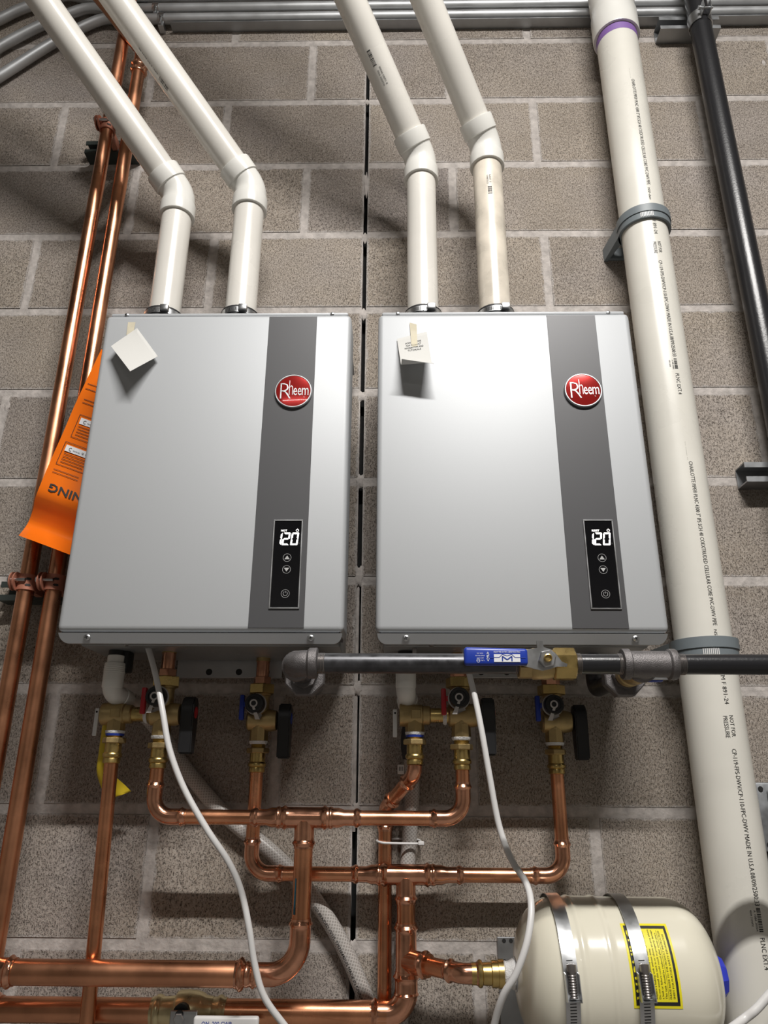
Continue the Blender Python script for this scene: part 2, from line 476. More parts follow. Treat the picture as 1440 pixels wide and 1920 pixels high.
def strip_lamp(x, y, z, watts, label):
    t = thing('strip_lamp', label, 'ceiling lamp', (x, y, z), 'strip lamps under the ceiling')
    bm = B(); box(bm, (x-.61, y-.045, z+.012), (x+.61, y+.045, z+.06), .006); part(t, 'housing', bm, 'white')
    bm = B(); box(bm, (x-.60, y-.03, z+.004), (x+.60, y+.03, z+.0125), .003); part(t, 'diffuser', bm, 'lamp')
    for sx in (-.5, .5):
        bm = B(); sweep(bm, [(x+sx, y, z+.058), (x+sx, y, RZ+.002)], .003, 8); part(t, 'hanger_rod', bm, 'steel')
    ld = bpy.data.lights.new('strip_light', 'AREA'); ld.shape = 'RECTANGLE'; ld.size = 1.2; ld.size_y = .05
    ld.energy = watts; ld.color = (1, .972, .935)
    lo = bpy.data.objects.new('strip_light', ld); C.objects.link(lo); lo.location = (0, 0, 0); lo.rotation_euler = (math.radians(6), 0, 0); lo.parent = t
for f in FIXTURES: strip_lamp(*f)

# ================================================================== water heaters
HO = .24                                     # front of the cover, metres off the wall
ZT, ZB, ZF = ZC+.794, ZC+.2190, ZC+.2024
def screw(parent, c, r=.0055, name='screw'):
    bm = B(); c = V(c)
    lathe(bm, c+V((0, .002, 0)), (0, -1, 0), [(0, r), (.002, r), (.0032, r*.75), (.0036, r*.3)], 16)
    s = part(parent, name, bm, 'steel')
    bm = B()
    for a in (0.3, 0.3+PI/2):
        d = V((math.cos(a), 0, math.sin(a)))*r*.55; e = V((-math.sin(a), 0, math.cos(a)))*r*.13
        y = V((0, -.0019, 0))
        prism(bm, [c+y-d-e, c+y+d-e, c+y+d+e, c+y-d+e], (0, .0006, 0))
    part(s, 'screw_slot', bm, 'ink', smooth=False)
SEG7 = {'1': 'bc', '2': 'abged', '0': 'abcdef'}
def seg_digit(bm, fn, ch, x, y, w_, h_, sl):
    t = h_*.13; g = h_*.02
    def q(px, py): return fn(x+px+sl*py, y+py)
    S = {'a': [(g+t*.2, h_), (w_-g, h_), (w_-t, h_-t), (t+g, h_-t)], 'd': [(g, 0), (w_-g, 0), (w_-t-g, t), (t+g, t)],
         'g': [(t*.6, h_/2), (t*1.1, h_/2+t/2), (w_-t*1.1, h_/2+t/2), (w_-t*.6, h_/2), (w_-t*1.1, h_/2-t/2), (t*1.1, h_/2-t/2)],
         'b': [(w_, h_-g), (w_, h_/2+g), (w_-t*.5, h_/2+g), (w_-t, h_/2+t*.6), (w_-t, h_-t-g)],
         'c': [(w_, g), (w_, h_/2-g), (w_-t*.5, h_/2-g), (w_-t, h_/2-t*.6), (w_-t, t+g)],
         'f': [(0, h_-g-t*.2), (0, h_/2+g), (t*.5, h_/2+g), (t, h_/2+t*.6), (t, h_-t-g)],
         'e': [(0, g), (0, h_/2-g), (t*.5, h_/2-g), (t, h_/2-t*.6), (t, t+g)]}
    for s in SEG7[ch]: bm.faces.new([bm.verts.new(q(*p)) for p in S[s]])
def heater(x0, x1, label, small, labels):
    xc = (x0+x1)/2
    t = thing('water_heater', label, 'water heater', (xc, 0, ZF), 'tankless water heaters side by side on the block wall')
    bm = B(); box(bm, (x0, -HO, ZB), (x1, -.165, ZT), .009, 4); cover = part(t, 'front_cover', bm, 'silver')
    bm = B(); box(bm, (x0+.011, -.168, ZF+.006), (x1-.011, -.022, ZT-.004), .003); part(t, 'case', bm, 'case')
    bm = B(); box(bm, (x0+.06, -.023, ZT-.05), (x1-.06, -.0005, ZT-.01)); box(bm, (x0+.06, -.023, ZB), (x1-.06, -.0005, ZB+.05)); part(t, 'hanging_bracket', bm, 'case', smooth=False)
    # lid with its thin pale front lip
    bm = B(); box(bm, (x0+.006, -HO+.006, ZT+.0005), (x1-.006, -.022, ZT+.008), .0035); lid = part(t, 'top_lid', bm, 'silver')
    for q in (x0+.035, x1-.035):
        bm = B(); lathe(bm, (q, -HO+.0062, ZT+.004), (0, -1, 0), [(0, .0036), (.0012, .0034), (.002, .002)], 14); part(lid, 'screw', bm, 'steel')
    # lower flange with rounded corners
    r = .014; pts = []
    for cx, a0 in ((x0+r+.003, PI), (x1-r-.003, 1.5*PI)):
        for k in range(7):
            a = a0+k*PI/12; pts.append((cx+r*math.cos(a), -HO+.004, ZF+r+r*math.sin(a)))
    pts += [(x1-.003, -HO+.004, ZB-.0018), (x0+.003, -HO+.004, ZB-.0018)]
    pts = [(q[0], q[1]-.002+.011*(ZB-q[2])/(ZB-ZF), q[2]) for q in pts]
    bm = B(); prism(bm, pts, (0, .004, 0)); fl = part(t, 'lower_flange', bm, 'silver', smooth=False)
    bm = B(); box(bm, (x0+.006, -HO+.008, ZB-.004), (x1-.006, -.17, ZB+.002)); part(t, 'cover_gap_shade', bm, 'charcoal', smooth=False)  # charcoal strip standing in for the shade in the groove below the cover
    for q in (x0+.047, x1-.051): screw(fl, (q, -HO+.0060, ZF+.0085))
    # underside sheet with small fixings
    bm = B(); box(bm, (x0+.013, -.226, ZF+.008), (x1-.013, -.024, ZF+.012)); us = part(t, 'underside_panel', bm, 'case', smooth=False)
    for i in range(8):
        qx = x0+.05+(x1-x0-.1)*((i*.37) % 1); qy = -.05-.15*((i*.61) % 1)
        bm = B(); lathe(bm, (qx, qy, ZF+.0085), (0, 0, -1), [(0, .004), (.002, .004), (.003, .002)], 10); part(us, 'screw', bm, 'steel')
    # dark vertical stripe
    y = -HO-.0006
    s0, s1 = x1-.1475, x1-.0615
    bm = B(); box(bm, (s0, y, ZB+.0055), (s1, -HO+.004, ZT-.0055), .0003, 1); part(t, 'stripe_panel', bm, 'charcoal', smooth=False)
    # round badge
    ec = V((x1-.0965, y, U(1097, 734, HO).z))
    bm = B(); lathe(bm, ec, (0, -1, 0), [(0, .0325), (.004, .0322), (.0055, .0312), (.0055, .0300), (.0045, .0290)], 48)
    bd = part(t, 'badge', bm, 'steel', 'round red badge with a chrome rim')
    bm = B(); lathe(bm, ec+V((0, -.002, 0)), (0, -1, 0), [(0, .0293), (.0028, .0293), (.0036, .020), (.0039, .008), (.0040, .0005)], 48); part(bd, 'badge_face', bm, 'redbadge')
    def bf(dx, dy): return lambda a, b: ec+V((a+dx, -.0062-.0000*abs(a), b+dy))
    bm = B()
    text_on(bm, 'R', bf(-.0222, -.0165), length=.0185, height=.0325, bold=-.02)
    text_on(bm, 'h', bf(-.0072, -.0090), length=.0068, height=.0300, bold=-.015)
    text_on(bm, 'e', bf(.0004, -.0090), length=.0064, height=.0215)
    text_on(bm, 'e', bf(.0078, -.0090), length=.0064, height=.0215)
    text_on(bm, 'm', bf(.0150, -.0090), length=.0115, height=.0215)
    text_on(bm, 'R', bf(.0185, -.0135), length=.0016, height=.0018)
    ge = bmesh.ops.extrude_face_region(bm, geom=bm.faces[:])
    bmesh.ops.translate(bm, verts=[q for q in ge['geom'] if isinstance(q, bmesh.types.BMVert)], vec=(0, .0014, 0))
    part(bd, 'badge_lettering', bm, 'steel', smooth=False)
    # touch display
    a = U(1092, 975, HO); b_ = U(1167, 1143, HO); c_ = U(1147, 975, HO); d_ = U(1108, 1143, HO)
    dx0 = x1-(.487-(a.x+d_.x)/2); dx1 = x1-(.487-(b_.x+c_.x)/2); dz0 = b_.z; dz1 = a.z
    bm = B()
    for lo, hi in (((dx0, dz0), (dx1, dz0+.0022)), ((dx0, dz1-.0022), (dx1, dz1)), ((dx0, dz0+.0022), (dx0+.0022, dz1-.0022)), ((dx1-.0022, dz0+.0022), (dx1, dz1-.0022))):
        box(bm, (lo[0], -HO-.0030, lo[1]), (hi[0], -HO+.002, hi[1]), .0004, 1)
    dp = part(t, 'display', bm, 'steel', 'black touch display with a bright rim')
    bm = B(); box(bm, (dx0+.0022, -HO-.0020, dz0+.0022), (dx1-.0022, -HO+.002, dz1-.0022)); part(dp, 'display_glass', bm, 'glassblack', smooth=False)
    wd, hd = dx1-dx0, dz1-dz0
    def D(u_, v_): return lambda p, q: V((dx0+u_*wd+p, -HO-.0022, dz1-v_*hd+q))
    bm = B()
    hh = .021; ww = .0118
    for i, ch in enumerate('120'):
        seg_digit(bm, D(.10, .295), ch, [-.0005, .0098, .0235][i], 0, [ww*.8, ww, ww][i], hh, .10)
    ring2d(bm, D(.82, .125), .0017, .0024, 20, PI/2+.5, PI*2.5-.5); poly2d(bm, D(.82, .125), [(-.0003, .0006), (.0003, .0006), (.0003, .0029), (-.0003, .0029)])
    text_on(bm, small, D(.27, .138), height=.0032, bold=.02)
    part(dp, 'display_digits', bm, 'led', 'lit digits reading 120', smooth=False)
    bm = B()
    for v_, kind in ((.437, 1), (.569, -1), (.836, 0)):
        f = D(.52, v_); ring2d(bm, f, .0061, .0066, 36)
        if kind: poly2d(bm, f, [(-.0042, -.0026*kind), (.0042, -.0026*kind), (0, .0036*kind)])
        else:
            ring2d(bm, f, .0031, .0037, 24, PI/2+.5, PI*2.5-.5); poly2d(bm, f, [(-.0003, .001), (.0003, .001), (.0003, .004), (-.0003, .004)])
    part(dp, 'touch_keys', bm, 'keys', smooth=False)
    bm = B(); text_on(bm, '°F', D(.86, .285), height=.0026); part(dp, 'unit_mark', bm, 'keydim', smooth=False)
    # vent collars with worm clamps
    for px, py in labels:
        v = U(px, py, .145)
        bm = B(); lathe(bm, (v.x, -.145, ZT+.007), (0, 0, 1), [(0, .044), (.006, .044), (.008, .037), (.056, .037)], 28); cl = part(t, 'vent_collar', bm, 'rubber')
        bm = B(); lathe(bm, (v.x, -.145, ZT+.047), (0, 0, 1), [(0, .0372), (0, .0384), (.011, .0384), (.011, .0372)], 32, False); cb = part(cl, 'clamp_band', bm, 'steel')
        bm = B()
        for k in range(14):
            ang = -PI/2-.55+k*.075; n_ = V((math.cos(ang), math.sin(ang), 0)); e = V((-math.sin(ang), math.cos(ang), 0))*.0007
            p = V((v.x, -.145, ZT+.0485))+n_*.0386; prism(bm, [p-e, p+e, p+e+V((0, 0, .008)), p-e+V((0, 0, .008))], -n_*.0012)
        part(cb, 'clamp_slots', bm, 'ink', smooth=False)
        bm = B(); box(bm, (v.x+.006, -.145-.047, ZT+.046), (v.x+.022, -.145-.036, ZT+.059), .002); part(cb, 'clamp_screw', bm, 'steel')
    return t
h1x0, h1x1 = -.4535, -.0095
h2x0, h2x1 = .0388, .4868
heater(h1x0, h1x1, 'silver wall-hung water heater on the left, a blank paper square taped to it', 'HOT', [(314, 545), (455, 540)])
heater(h2x0, h2x1, 'silver wall-hung water heater on the right, a printed card taped to it', 'RESET', [(793, 560), (927, 560)])

# ------------------------------------------------------------------ notes taped to the covers
def quad(tl, tr, br, bl, n, mfun, off):
    g = []
    for i in range(n+1):
        v_ = i/n; row = []
        for j in range(n+1):
            u_ = j/n
            px = (1-v_)*((1-u_)*tl[0]+u_*tr[0])+v_*((1-u_)*bl[0]+u_*br[0]); py = (1-v_)*((1-u_)*tl[1]+u_*tr[1])+v_*((1-u_)*bl[1]+u_*br[1])
            row.append(U(px, py, off+mfun(u_, v_)))
        g.append(row)
    return g
t = thing('paper_note', 'blank white paper square taped at an angle to the left heater', 'note', U(250, 690, HO))
bm = B(); sheet(bm, quad((257, 615), (296, 668), (244, 696), (208, 649), 10, lambda u_, v_: .001+.030*(.35*u_+.65*v_)**1.4+.010*u_*v_, HO+.001)); part(t, 'paper', bm, 'paper', ang=80)
bm = B(); sheet(bm, quad((240, 604), (254, 604), (250, 626), (237, 628), 4, lambda u_, v_: .0005+.002*v_, HO+.0008), .0002); part(t, 'tape_strip', bm, 'masking', ang=80)
t = thing('printed_card', 'white printed card with a curled lower edge taped to the right heater', 'note', U(780, 686, HO))
cf = lambda u_, v_: .002+.028*v_**1.3
bm = B(); sheet(bm, quad((744.3, 635.2), (800, 622), (809, 679), (752, 684), 10, cf, HO+.001)); card = part(t, 'card', bm, 'paper', ang=80)
bm = B(); sheet(bm, quad((752, 684), (809, 679), (814, 682), (753, 673), 8, lambda u_, v_: .030+.014*v_, HO+.001)); part(t, 'curled_edge', bm, 'paper', ang=80)
bm = B(); sheet(bm, quad((768, 605), (781, 608), (783, 651), (772, 654), 8, lambda u_, v_: .0008+.016*max(0, v_-.35), HO+.0014), .0002); part(t, 'tape_strip', bm, 'masking', ang=80)
tl, tr, br, bl = (744.3, 635.2), (800, 622), (809, 679), (752, 684)
def cardpt(u_, v_):
    px = (1-v_)*((1-u_)*tl[0]+u_*tr[0])+v_*((1-u_)*bl[0]+u_*br[0]); py = (1-v_)*((1-u_)*tl[1]+u_*tr[1])+v_*((1-u_)*bl[1]+u_*br[1])
    return U(px, py, HO+.001+cf(u_, v_)+.0006)
bm = B()
for ln, v_, half in (('SCAN QR CODE', .27, .26), ('FOR PRODUCT', .36, .25), ('INFORMATION AND', .45, .31), ('TUTORIALS', .54, .22)):
    text_on(bm, ln, lambda a, b, v0=v_, h=half: cardpt(.51+a, v0-b), length=2*half, height=.055, align='C', bold=.01)
part(card, 'card_print', bm, 'ink', smooth=False)

# ------------------------------------------------------------------ orange warning sheet behind the left heater's side
left = [(190, 655, .105), (172, 692, .112), (140, 760, .12), (120, 807, .125), (95, 863, .13), (73, 915, .142), (65, 937, .134), (62, 955, .123), (53, 979, .114), (44, 993, .130), (35, 1004, .160)]
grid = []
xr = h1x0+.008
for px, py, o in left:
    L = U(px, py, o); wd = xr-L.x; row = []
    for j in range(9):
        u_ = j/8; row.append(V((L.x+wd*u_, L.y+.012*u_-.004*math.sin(PI*u_), L.z-wd*u_*.36)))
    grid.append(row)
def resg(g, n):
    cols = [smooth_path([r[j] for r in g], n) for j in range(len(g[0]))]
    return [[c[i] for c in cols] for i in range(len(cols[0]))]
g2 = resg(grid, 3)
t = thing('warning_sheet', 'glossy orange printed warning sheet hanging beside the left heater', 'warning sheet', grid[-1][4])
bm = B(); sheet(bm, g2); sh = part(t, 'vinyl_sheet', bm, 'orange', ang=80)
# print, laid out in the sheet's own frame around the word WARNING (the sheet hangs upside down)
def sheet_pt(u_, v_):      # u_ metres from the left edge, v_ = fractional row of `left`
    i = min(len(grid)-2, max(0, int(v_))); f = v_-i
    wd = grid[i][8].x-grid[i][0].x+((grid[i+1][8].x-grid[i+1][0].x)-(grid[i][8].x-grid[i][0].x))*f
    q = min(7.999, max(0, u_/max(.02, wd)*8)); j = int(q); g_ = q-j
    p = grid[i][j].lerp(grid[i][j+1], g_).lerp(grid[i+1][j].lerp(grid[i+1][j+1], g_), f)
    return p+V((0, -.0016, 0))
bm = B(); gb = B()
def row_at(py):
    ys = [q[1] for q in left]
    for i in range(len(ys)-1):
        if ys[i] <= py <= ys[i+1]: return i+(py-ys[i])/(ys[i+1]-ys[i])
    return 0
def sp(px_u, py): return sheet_pt(px_u, row_at(py))
text_on(bm, 'NING', lambda a, b: sp(.079-a, 901+b*1000), length=.062, height=.0135, bold=.02)
def limit(py): return sp(0, py), xr-.012
def hline(py, u0, u1, h=1.0):
    n_ = 8
    for k in range(n_):
        a = u0+(u1-u0)*k/n_; b_ = u0+(u1-u0)*(k+1)/n_
        bm.faces.new([bm.verts.new(q) for q in (sp(a, py), sp(b_, py), sp(b_, py+h), sp(a, py+h))])
for py in (875, 880.5): hline(py, .012, .06, .9)
for (y0, y1, u0) in ((772, 813, .017), (824, 865, .012)):
    u1 = .07 if y0 > 800 else .06
    hline(y0, u0, u1, .9); hline(y1, u0, u1, .9)
    bm.faces.new([bm.verts.new(q) for q in (sp(u0, y0), sp(u0+.0008, y0), sp(u0+.0008, y1), sp(u0, y1))])
    for k in range(4): hline(y0+20+k*5, u0+.006, u1-.004-.006*(k % 2), 1.0)
    bb = gb
    vs = [sp(u0+.005, y0+5), sp(u1, y0+5), sp(u1, y0+16), sp(u0+.005, y0+16)]
    bb.faces.new([bb.verts.new(q+V((0, -.0004, 0))) for q in vs])
    text_on(bm, 'C ~~~ = =', lambda a, b: sp(u0+.012+a, y0+14-b*1000)+V((0, -.0008, 0)), length=.035, height=.006)
for py, a, b_ in ((718, .006, .03), (727, .006, .035), (745, .012, .05), (751, .012, .05)): hline(py, a, b_, 1.0)
part(sh, 'sheet_print', bm, 'ink', smooth=False)
part(sh, 'sheet_white_boxes', gb, 'inkwhite', smooth=False)

# ================================================================== vent pipes
def cyl_text(bm, s, axis_o, axis_d, r, ang0, s0, s1, height, up_dir=1, bold=0.0, y_shift=0.0):
    """text running along the axis (from s0 to s1 metres along axis_d) on a cylinder; ang0 measured from the camera side"""
    d = V(axis_d).normalized()
    x = V((1, 0, 0))-d*d.x; x = x.normalized(); n = x.cross(d).normalized()
    if n.y > 0: n = -n
    def fn(a, b):
        th = ang0+(b+y_shift)/r*up_dir
        return V(axis_o)+d*(s0+a)+(x*math.sin(th)+n*math.cos(th))*(r+.0003)
    return text_on(bm, s, fn, length=abs(s1-s0), height=height, bold=bold)
def cyl_bars(bm, o, d, r, ang0, s0, length, height, n=16, seed=1):
    rnd = random.Random(seed); d = V(d).normalized()
    x = (V((1, 0, 0))-d*d.x).normalized(); nn = x.cross(d).normalized()
    if nn.y > 0: nn = -nn
    s = s0
    while s < s0+length:
        wd = rnd.choice((.0006, .0010, .0016))
        q = []
        for ds, k in ((0, -1), (wd, -1), (wd, 1), (0, 1)):
            th = ang0+k*height/2/r; q.append(V(o)+d*(s+ds)+(x*math.sin(th)+nn*math.cos(th))*(r+.0003))
        bm.faces.new([bm.verts.new(p) for p in q]); s += wd+rnd.choice((.0005, .0009, .0014))
    return bm
RV = .0302
def vent(base_px, corner_px, beta, label, mat, marks):
    v = U(*base_px, .145); c = U(*corner_px, .145); c.x = v.x
    b = math.radians(beta)
    d = V((-math.sin(b)*.7071, -math.cos(b)*.7071, .7071))
    t = thing('vent_pipe', label, 'vent pipe', (v.x, -.145, ZT+.03), 'white plastic vent pipes above the heaters')
    top = V((0, 0, 1))
    bm = B(); sweep(bm, [(v.x, -.145, ZT+.03), (v.x, -.145, c.z-.02)], RV, 32); lo = part(t, 'pipe', bm, mat)
    L = (RZ-.35-c.z)/d.z
    L = min(L, 1.35)
    bm = B(); sweep(bm, [c+d*.02, c+d*L], RV, 32); hi = part(t, 'pipe', bm, 'pvc')
    # 45 degree elbow: body plus a raised hub at each end
    bm = B()
    path = fillet([c-top*.055, c, c+d*.055], .05, 8)
    sweep(bm, path, RV*1.10, 32)
    el = part(t, 'elbow', bm, 'pvcfit')
    for dd in (-top, d):
        bm = B(); lathe(bm, c+dd*.026, dd, [(0, RV*1.10), (.002, RV*1.19), (.030, RV*1.20), (.032, RV*1.18), (.032, RV*1.0)], 32); part(el, 'hub', bm, 'pvcfit')
    pd = part
    for kind, which, a, s, e in marks:
        bm = B()
        o, dd = ((V((v.x, -.145, c.z)), -top) if which == 'lo' else (c, d))
        if kind == 'bar': cyl_bars(bm, o, dd, RV, a, s, e, .008, seed=int(s*1000)); part(lo if which == 'lo' else hi, 'barcode_print', bm, 'ink', smooth=False)
        else: cyl_text(bm, kind, o, dd, RV, a, s, e, .0035, up_dir=-1 if which == 'lo' else 1); part(lo if which == 'lo' else hi, 'pipe_print', bm, 'inkgrey', smooth=False)
    return t
vent((314, 545), (332, 367), 53.5, 'white vent pipe bending to the upper left, leftmost of the four', 'pvc', [])
vent((455, 540), (471, 355), 55.5, 'white vent pipe bending to the upper left, second from the left', 'pvc', [('bar', 'hi', -.75, .245, .028), ('PVC 2 IN SCH 40', 'hi', -.75, .28, .34)])
vent((793, 560), (789, 300), 38.5, 'white vent pipe rising from the right heater, with a black barcode on its slanting part', 'pvc', [('bar', 'hi', -.35, .195, .030), ('R 17003 06000', 'hi', -.15, .155, .19), ('07003 600', 'hi', -.35, .155, .185)])
vent((927, 560), (911, 276), 38.0, 'brown-stained white vent pipe, rightmost of the four', 'pvcold', [('bar', 'lo', -.05, .135, .018), ('CHARLOTTE', 'lo', -.12, .105, .128), ('PIPE 2', 'lo', .06, .105, .125)])

# ================================================================== big drain pipe
RD = .0468
DO = .088
dx = U(1223, 533, DO).x-.001; dz_top = U(1155, 70, DO).z
t = thing('drain_pipe', 'large white plastic drain pipe with printed lettering, right of the heaters', 'drain pipe', (dx, -DO, ZC-.9))
bm = B(); sweep(bm, [(dx, -DO, ZC-1.45), (dx, -DO, dz_top+.03)], RD, 40); dp = part(t, 'pipe', bm, 'pvcdrain')
bm = B(); lathe(bm, (dx, -DO, dz_top-.030), (0, 0, 1), [(0, RD*1.003), (0, RD*1.005), (.038, RD*1.005), (.038, RD*1.003)], 40, False); part(t, 'primer_ring', bm, 'purple')
fz = dz_top-.008
bm = B(); lathe(bm, (dx, -DO, fz), (0, 0, 1), [(0, RD*1.01), (0, RD*1.13), (.003, RD*1.15), (.07, RD*1.15), (.075, RD*1.10), (.10, RD*1.08), (.105, RD*1.12), (.20, RD*1.12)], 40); ft = part(t, 'top_fitting', bm, 'pvcfit')
bm = B(); lathe(bm, (dx, -DO, fz+.125), (-.10, -.72, .70), [(0, RD*1.0), (.06, RD*1.02), (.075, RD*1.15), (.11, RD*1.15), (.11, RD*.98)], 36); part(ft, 'side_branch', bm, 'pvcfit')
def zc_of(py): return U(dx*0+1200, py, DO+RD).z
def zat(py):   # height of the pipe's front line seen at photo row py
    lo, hi = ZC-.8, ZC+2.2
    return U(1223+(py-533)*.118, py, DO+RD).z
runs = [('CHARLOTTE PIPE® PLNC 4300 3" IPS SCH 40 COEXTRUDED CELLULAR CORE PVC-DWV PIPE', 148, 346, .0072), ('NSF-dwv', 352, 374, .005), ('ASTM F 891-24', 392, 438, .0072),
        ('CP-119-FPS-DWV/CP-110-FPC-DWV MADE IN U.S.A.08/09/2500:33', 488, 668, .0072), ('PLNC EXT.4', 700, 739, .0072),
        ('CHARLOTTE PIPE® PLNC 4300 3" IPS SCH 40 COEXTRUDED CELLULAR CORE PVC-DWV PIPE', 865, 1172, .0072), ('NSF-dwv', 1180, 1215, .005), ('ASTM F 891-24', 1245, 1320, .0072),
        ('CP-119-FPS-DWV/CP-110-FPC-DWV MADE IN U.S.A.08/09/2500:33', 1404, 1698, .0072), ('PLNC EXT.4', 1758, 1818, .0072)]
def drain_text(s, y0, y1, h, sh=0.0, a0=.02):
    bm = B()
    z0, z1 = zat(y0), zat(y1)
    cyl_text(bm, s, (dx, -DO, z0), (0, 0, -1), RD, a0, 0, z0-z1, h, up_dir=1, y_shift=sh, bold=0.0); part(dp, 'pipe_print', bm, 'ink', smooth=False)
for s, y0, y1, h in runs: drain_text(s, y0, y1, h)
for y0, y1 in ((452, 473), (1341, 1381)):
    drain_text('NOT FOR', y0, y1, .0068, .003, .04); drain_text('PRESSURE', y0+1, y1+2, .0068, -.005, .0)
for y0, y1 in ((672, 692), (1702, 1746)):
    z0, z1 = zat(y0), zat(y1); bm = B(); cyl_bars(bm, (dx, -DO, z0), (0, 0, -1), RD, .10, 0, z0-z1, .006, seed=y0)
    cyl_text(bm, 'A 1084 20004', (dx, -DO, z0), (0, 0, -1), RD, -.05, .003, z0-z1, .0028); cyl_text(bm, '4304 3 DWV', (dx, -DO, z0), (0, 0, -1), RD, -.17, .003, (z0-z1)*.8, .0028); part(dp, 'barcode_print', bm, 'ink', smooth=False)
for y0, y1 in ((128, 146), (828, 862)):
    z0, z1 = zat(y0), zat(y1); bm = B(); cyl_text(bm, '--- ------ --', (dx, -DO, z0), (0, 0, -1), RD, -.02, 0, z0-z1, .002); part(dp, 'pipe_print', bm, 'ink', smooth=False)

def pipe_clamp(py, label):
    """grey plastic clamp with a ratchet closure, carried on a stand-off base"""
    z = U(1190, py, DO+RD).z
    t = thing('pipe_clamp', label, 'pipe clamp', (dx, -.0, z-.012), 'grey plastic clamps around the drain pipe')
    bm = B(); lathe(bm, (dx, -DO, z-.016), (0, 0, 1), [(0, RD+.0008), (0, RD+.0065), (.032, RD+.0065), (.032, RD+.0008)], 44, False); st = part(t, 'clamp_ring', bm, 'greyplastic')
    bm = B(); lathe(bm, (dx, -DO, z-.0015), (0, 0, 1), [(0, RD+.0067), (.0, RD+.0085), (.018, RD+.0085), (.018, RD+.0067)], 44, False); part(st, 'upper_strap', bm, 'greyplastic')
    for k in range(9):
        a = -PI/2-.42+k*.055
        n = V((math.cos(a), math.sin(a), 0)); e = V((-math.sin(a), math.cos(a), 0))*.0007
        p = V((dx, -DO, z-.0145))+n*(RD+.0066)
        bm = B(); prism(bm, [p-e, p+e, p+e+V((0, 0, .011)), p-e+V((0, 0, .011))], n*.0012); part(st, 'ratchet_tooth', bm, 'white', smooth=False)
    for s in (-1, 1):
        bm = B()
        pts = [(dx+s*(RD+.0055), -DO+.005, z-.016), (dx+s*(RD+.016), -.001, z-.016), (dx+s*(RD+.008), -.001, z-.016), (dx+s*(RD-.006), -DO+.03, z-.016)]
        prism(bm, pts, (0, 0, .032)); part(t, 'base_leg', bm, 'greyplastic', smooth=False)
    bm = B(); box(bm, (dx-RD-.012, -.010, z-.015), (dx+RD+.012, -.0012, z+.015), .002); part(t, 'base_plate', bm, 'greyplastic')
pipe_clamp(398, 'grey plastic clamp on the drain pipe, above the right heater')
pipe_clamp(1212, 'grey plastic clamp on the drain pipe, behind the black gas pipe')

# ================================================================== struts and black pipe
def c_strut(bm, x0, x1, z, depth=.041, height=.041, th=.0025, lip=.009, y_wall=-.0005):
    y0, y1 = y_wall, y_wall-depth
    box(bm, (x0, y0-th, z-height/2), (x1, y0, z+height/2))
    for s in (-1, 1):
        a, b = z+s*height/2, z+s*(height/2-th)
        box(bm, (x0, y1, min(a, b)), (x1, y0-th, max(a, b)))
        a, b = z+s*(height/2-th), z+s*(height/2-.011)
        box(bm, (x0, y1, min(a, b)), (x1, y1+th, max(a, b)))
    return bm
# end of a strut on the right
p = U(1381, 902, 0); z = U(1386, 918, 0).z+.0205
bm = B(); c_strut(bm, p.x, p.x+.42, z); single('strut_channel', bm, 'strut', 'open end of a grey steel strut channel at the right edge of the wall', 'strut', (p.x+.2, 0, z-.02), smooth=False)
p0 = U(1229, 84, 0); p1 = U(1340, 84, 0); z = U(1229, 83, 0).z+.0205
bm = B(); c_strut(bm, p0.x, p1.x, z, y_wall=-.0005); single('strut_channel', bm, 'strut', 'short grey strut channel behind the top of the black steel pipe', 'strut', ((p0.x+p1.x)/2, 0, z-.02), smooth=False)
BO = .079
bx = U(1317, 67, BO).x
t = thing('black_pipe', 'tall black steel pipe down the right edge of the wall', 'pipe', (bx, -BO, ZC-1.4))
bm = B(); sweep(bm, [(bx, -BO, ZC-1.4), (bx, -BO, RZ-.3)], .0245, 28); part(t, 'pipe', bm, 'iron')
zz = U(1318, 28, BO+.02).z
t = thing('strut_clamp', 'bright steel strut clamp around the top of the black pipe', 'pipe clamp', (bx, -BO, zz))
for s, nm in ((-1, 'clamp_half'), (1, 'clamp_half')):
    bm = B()
    arc = []
    for k in range(11):
        a = (PI*1.5 if s < 0 else PI*1.5)+s*(.28+k*(PI-.62)/10)
        arc.append((math.cos(a), math.sin(a)))
    ro, ri = .0275, .0252
    pts = [(bx+c_*ro, -BO+s_*ro, zz-.016) for c_, s_ in arc]+[(bx+c_*ri, -BO+s_*ri, zz-.016) for c_, s_ in arc[::-1]]
    prism(bm, pts, (0, 0, .032)); cp = part(t, nm, bm, 'steel')
    bm = B(); box(bx and bm, (bx+s*.0085-.0012, -BO-.048, zz-.014), (bx+s*.0085+.0012, -BO-.0245, zz+.014), .0006, 1); part(cp, 'clamp_ear', bm, 'steel')
bm = B(); lathe(bm, (bx-.018, -BO-.038, zz), (1, 0, 0), [(0, .005), (.005, .005), (.005, .0028), (.034, .0028)], 14); part(t, 'bolt', bm, 'steel')

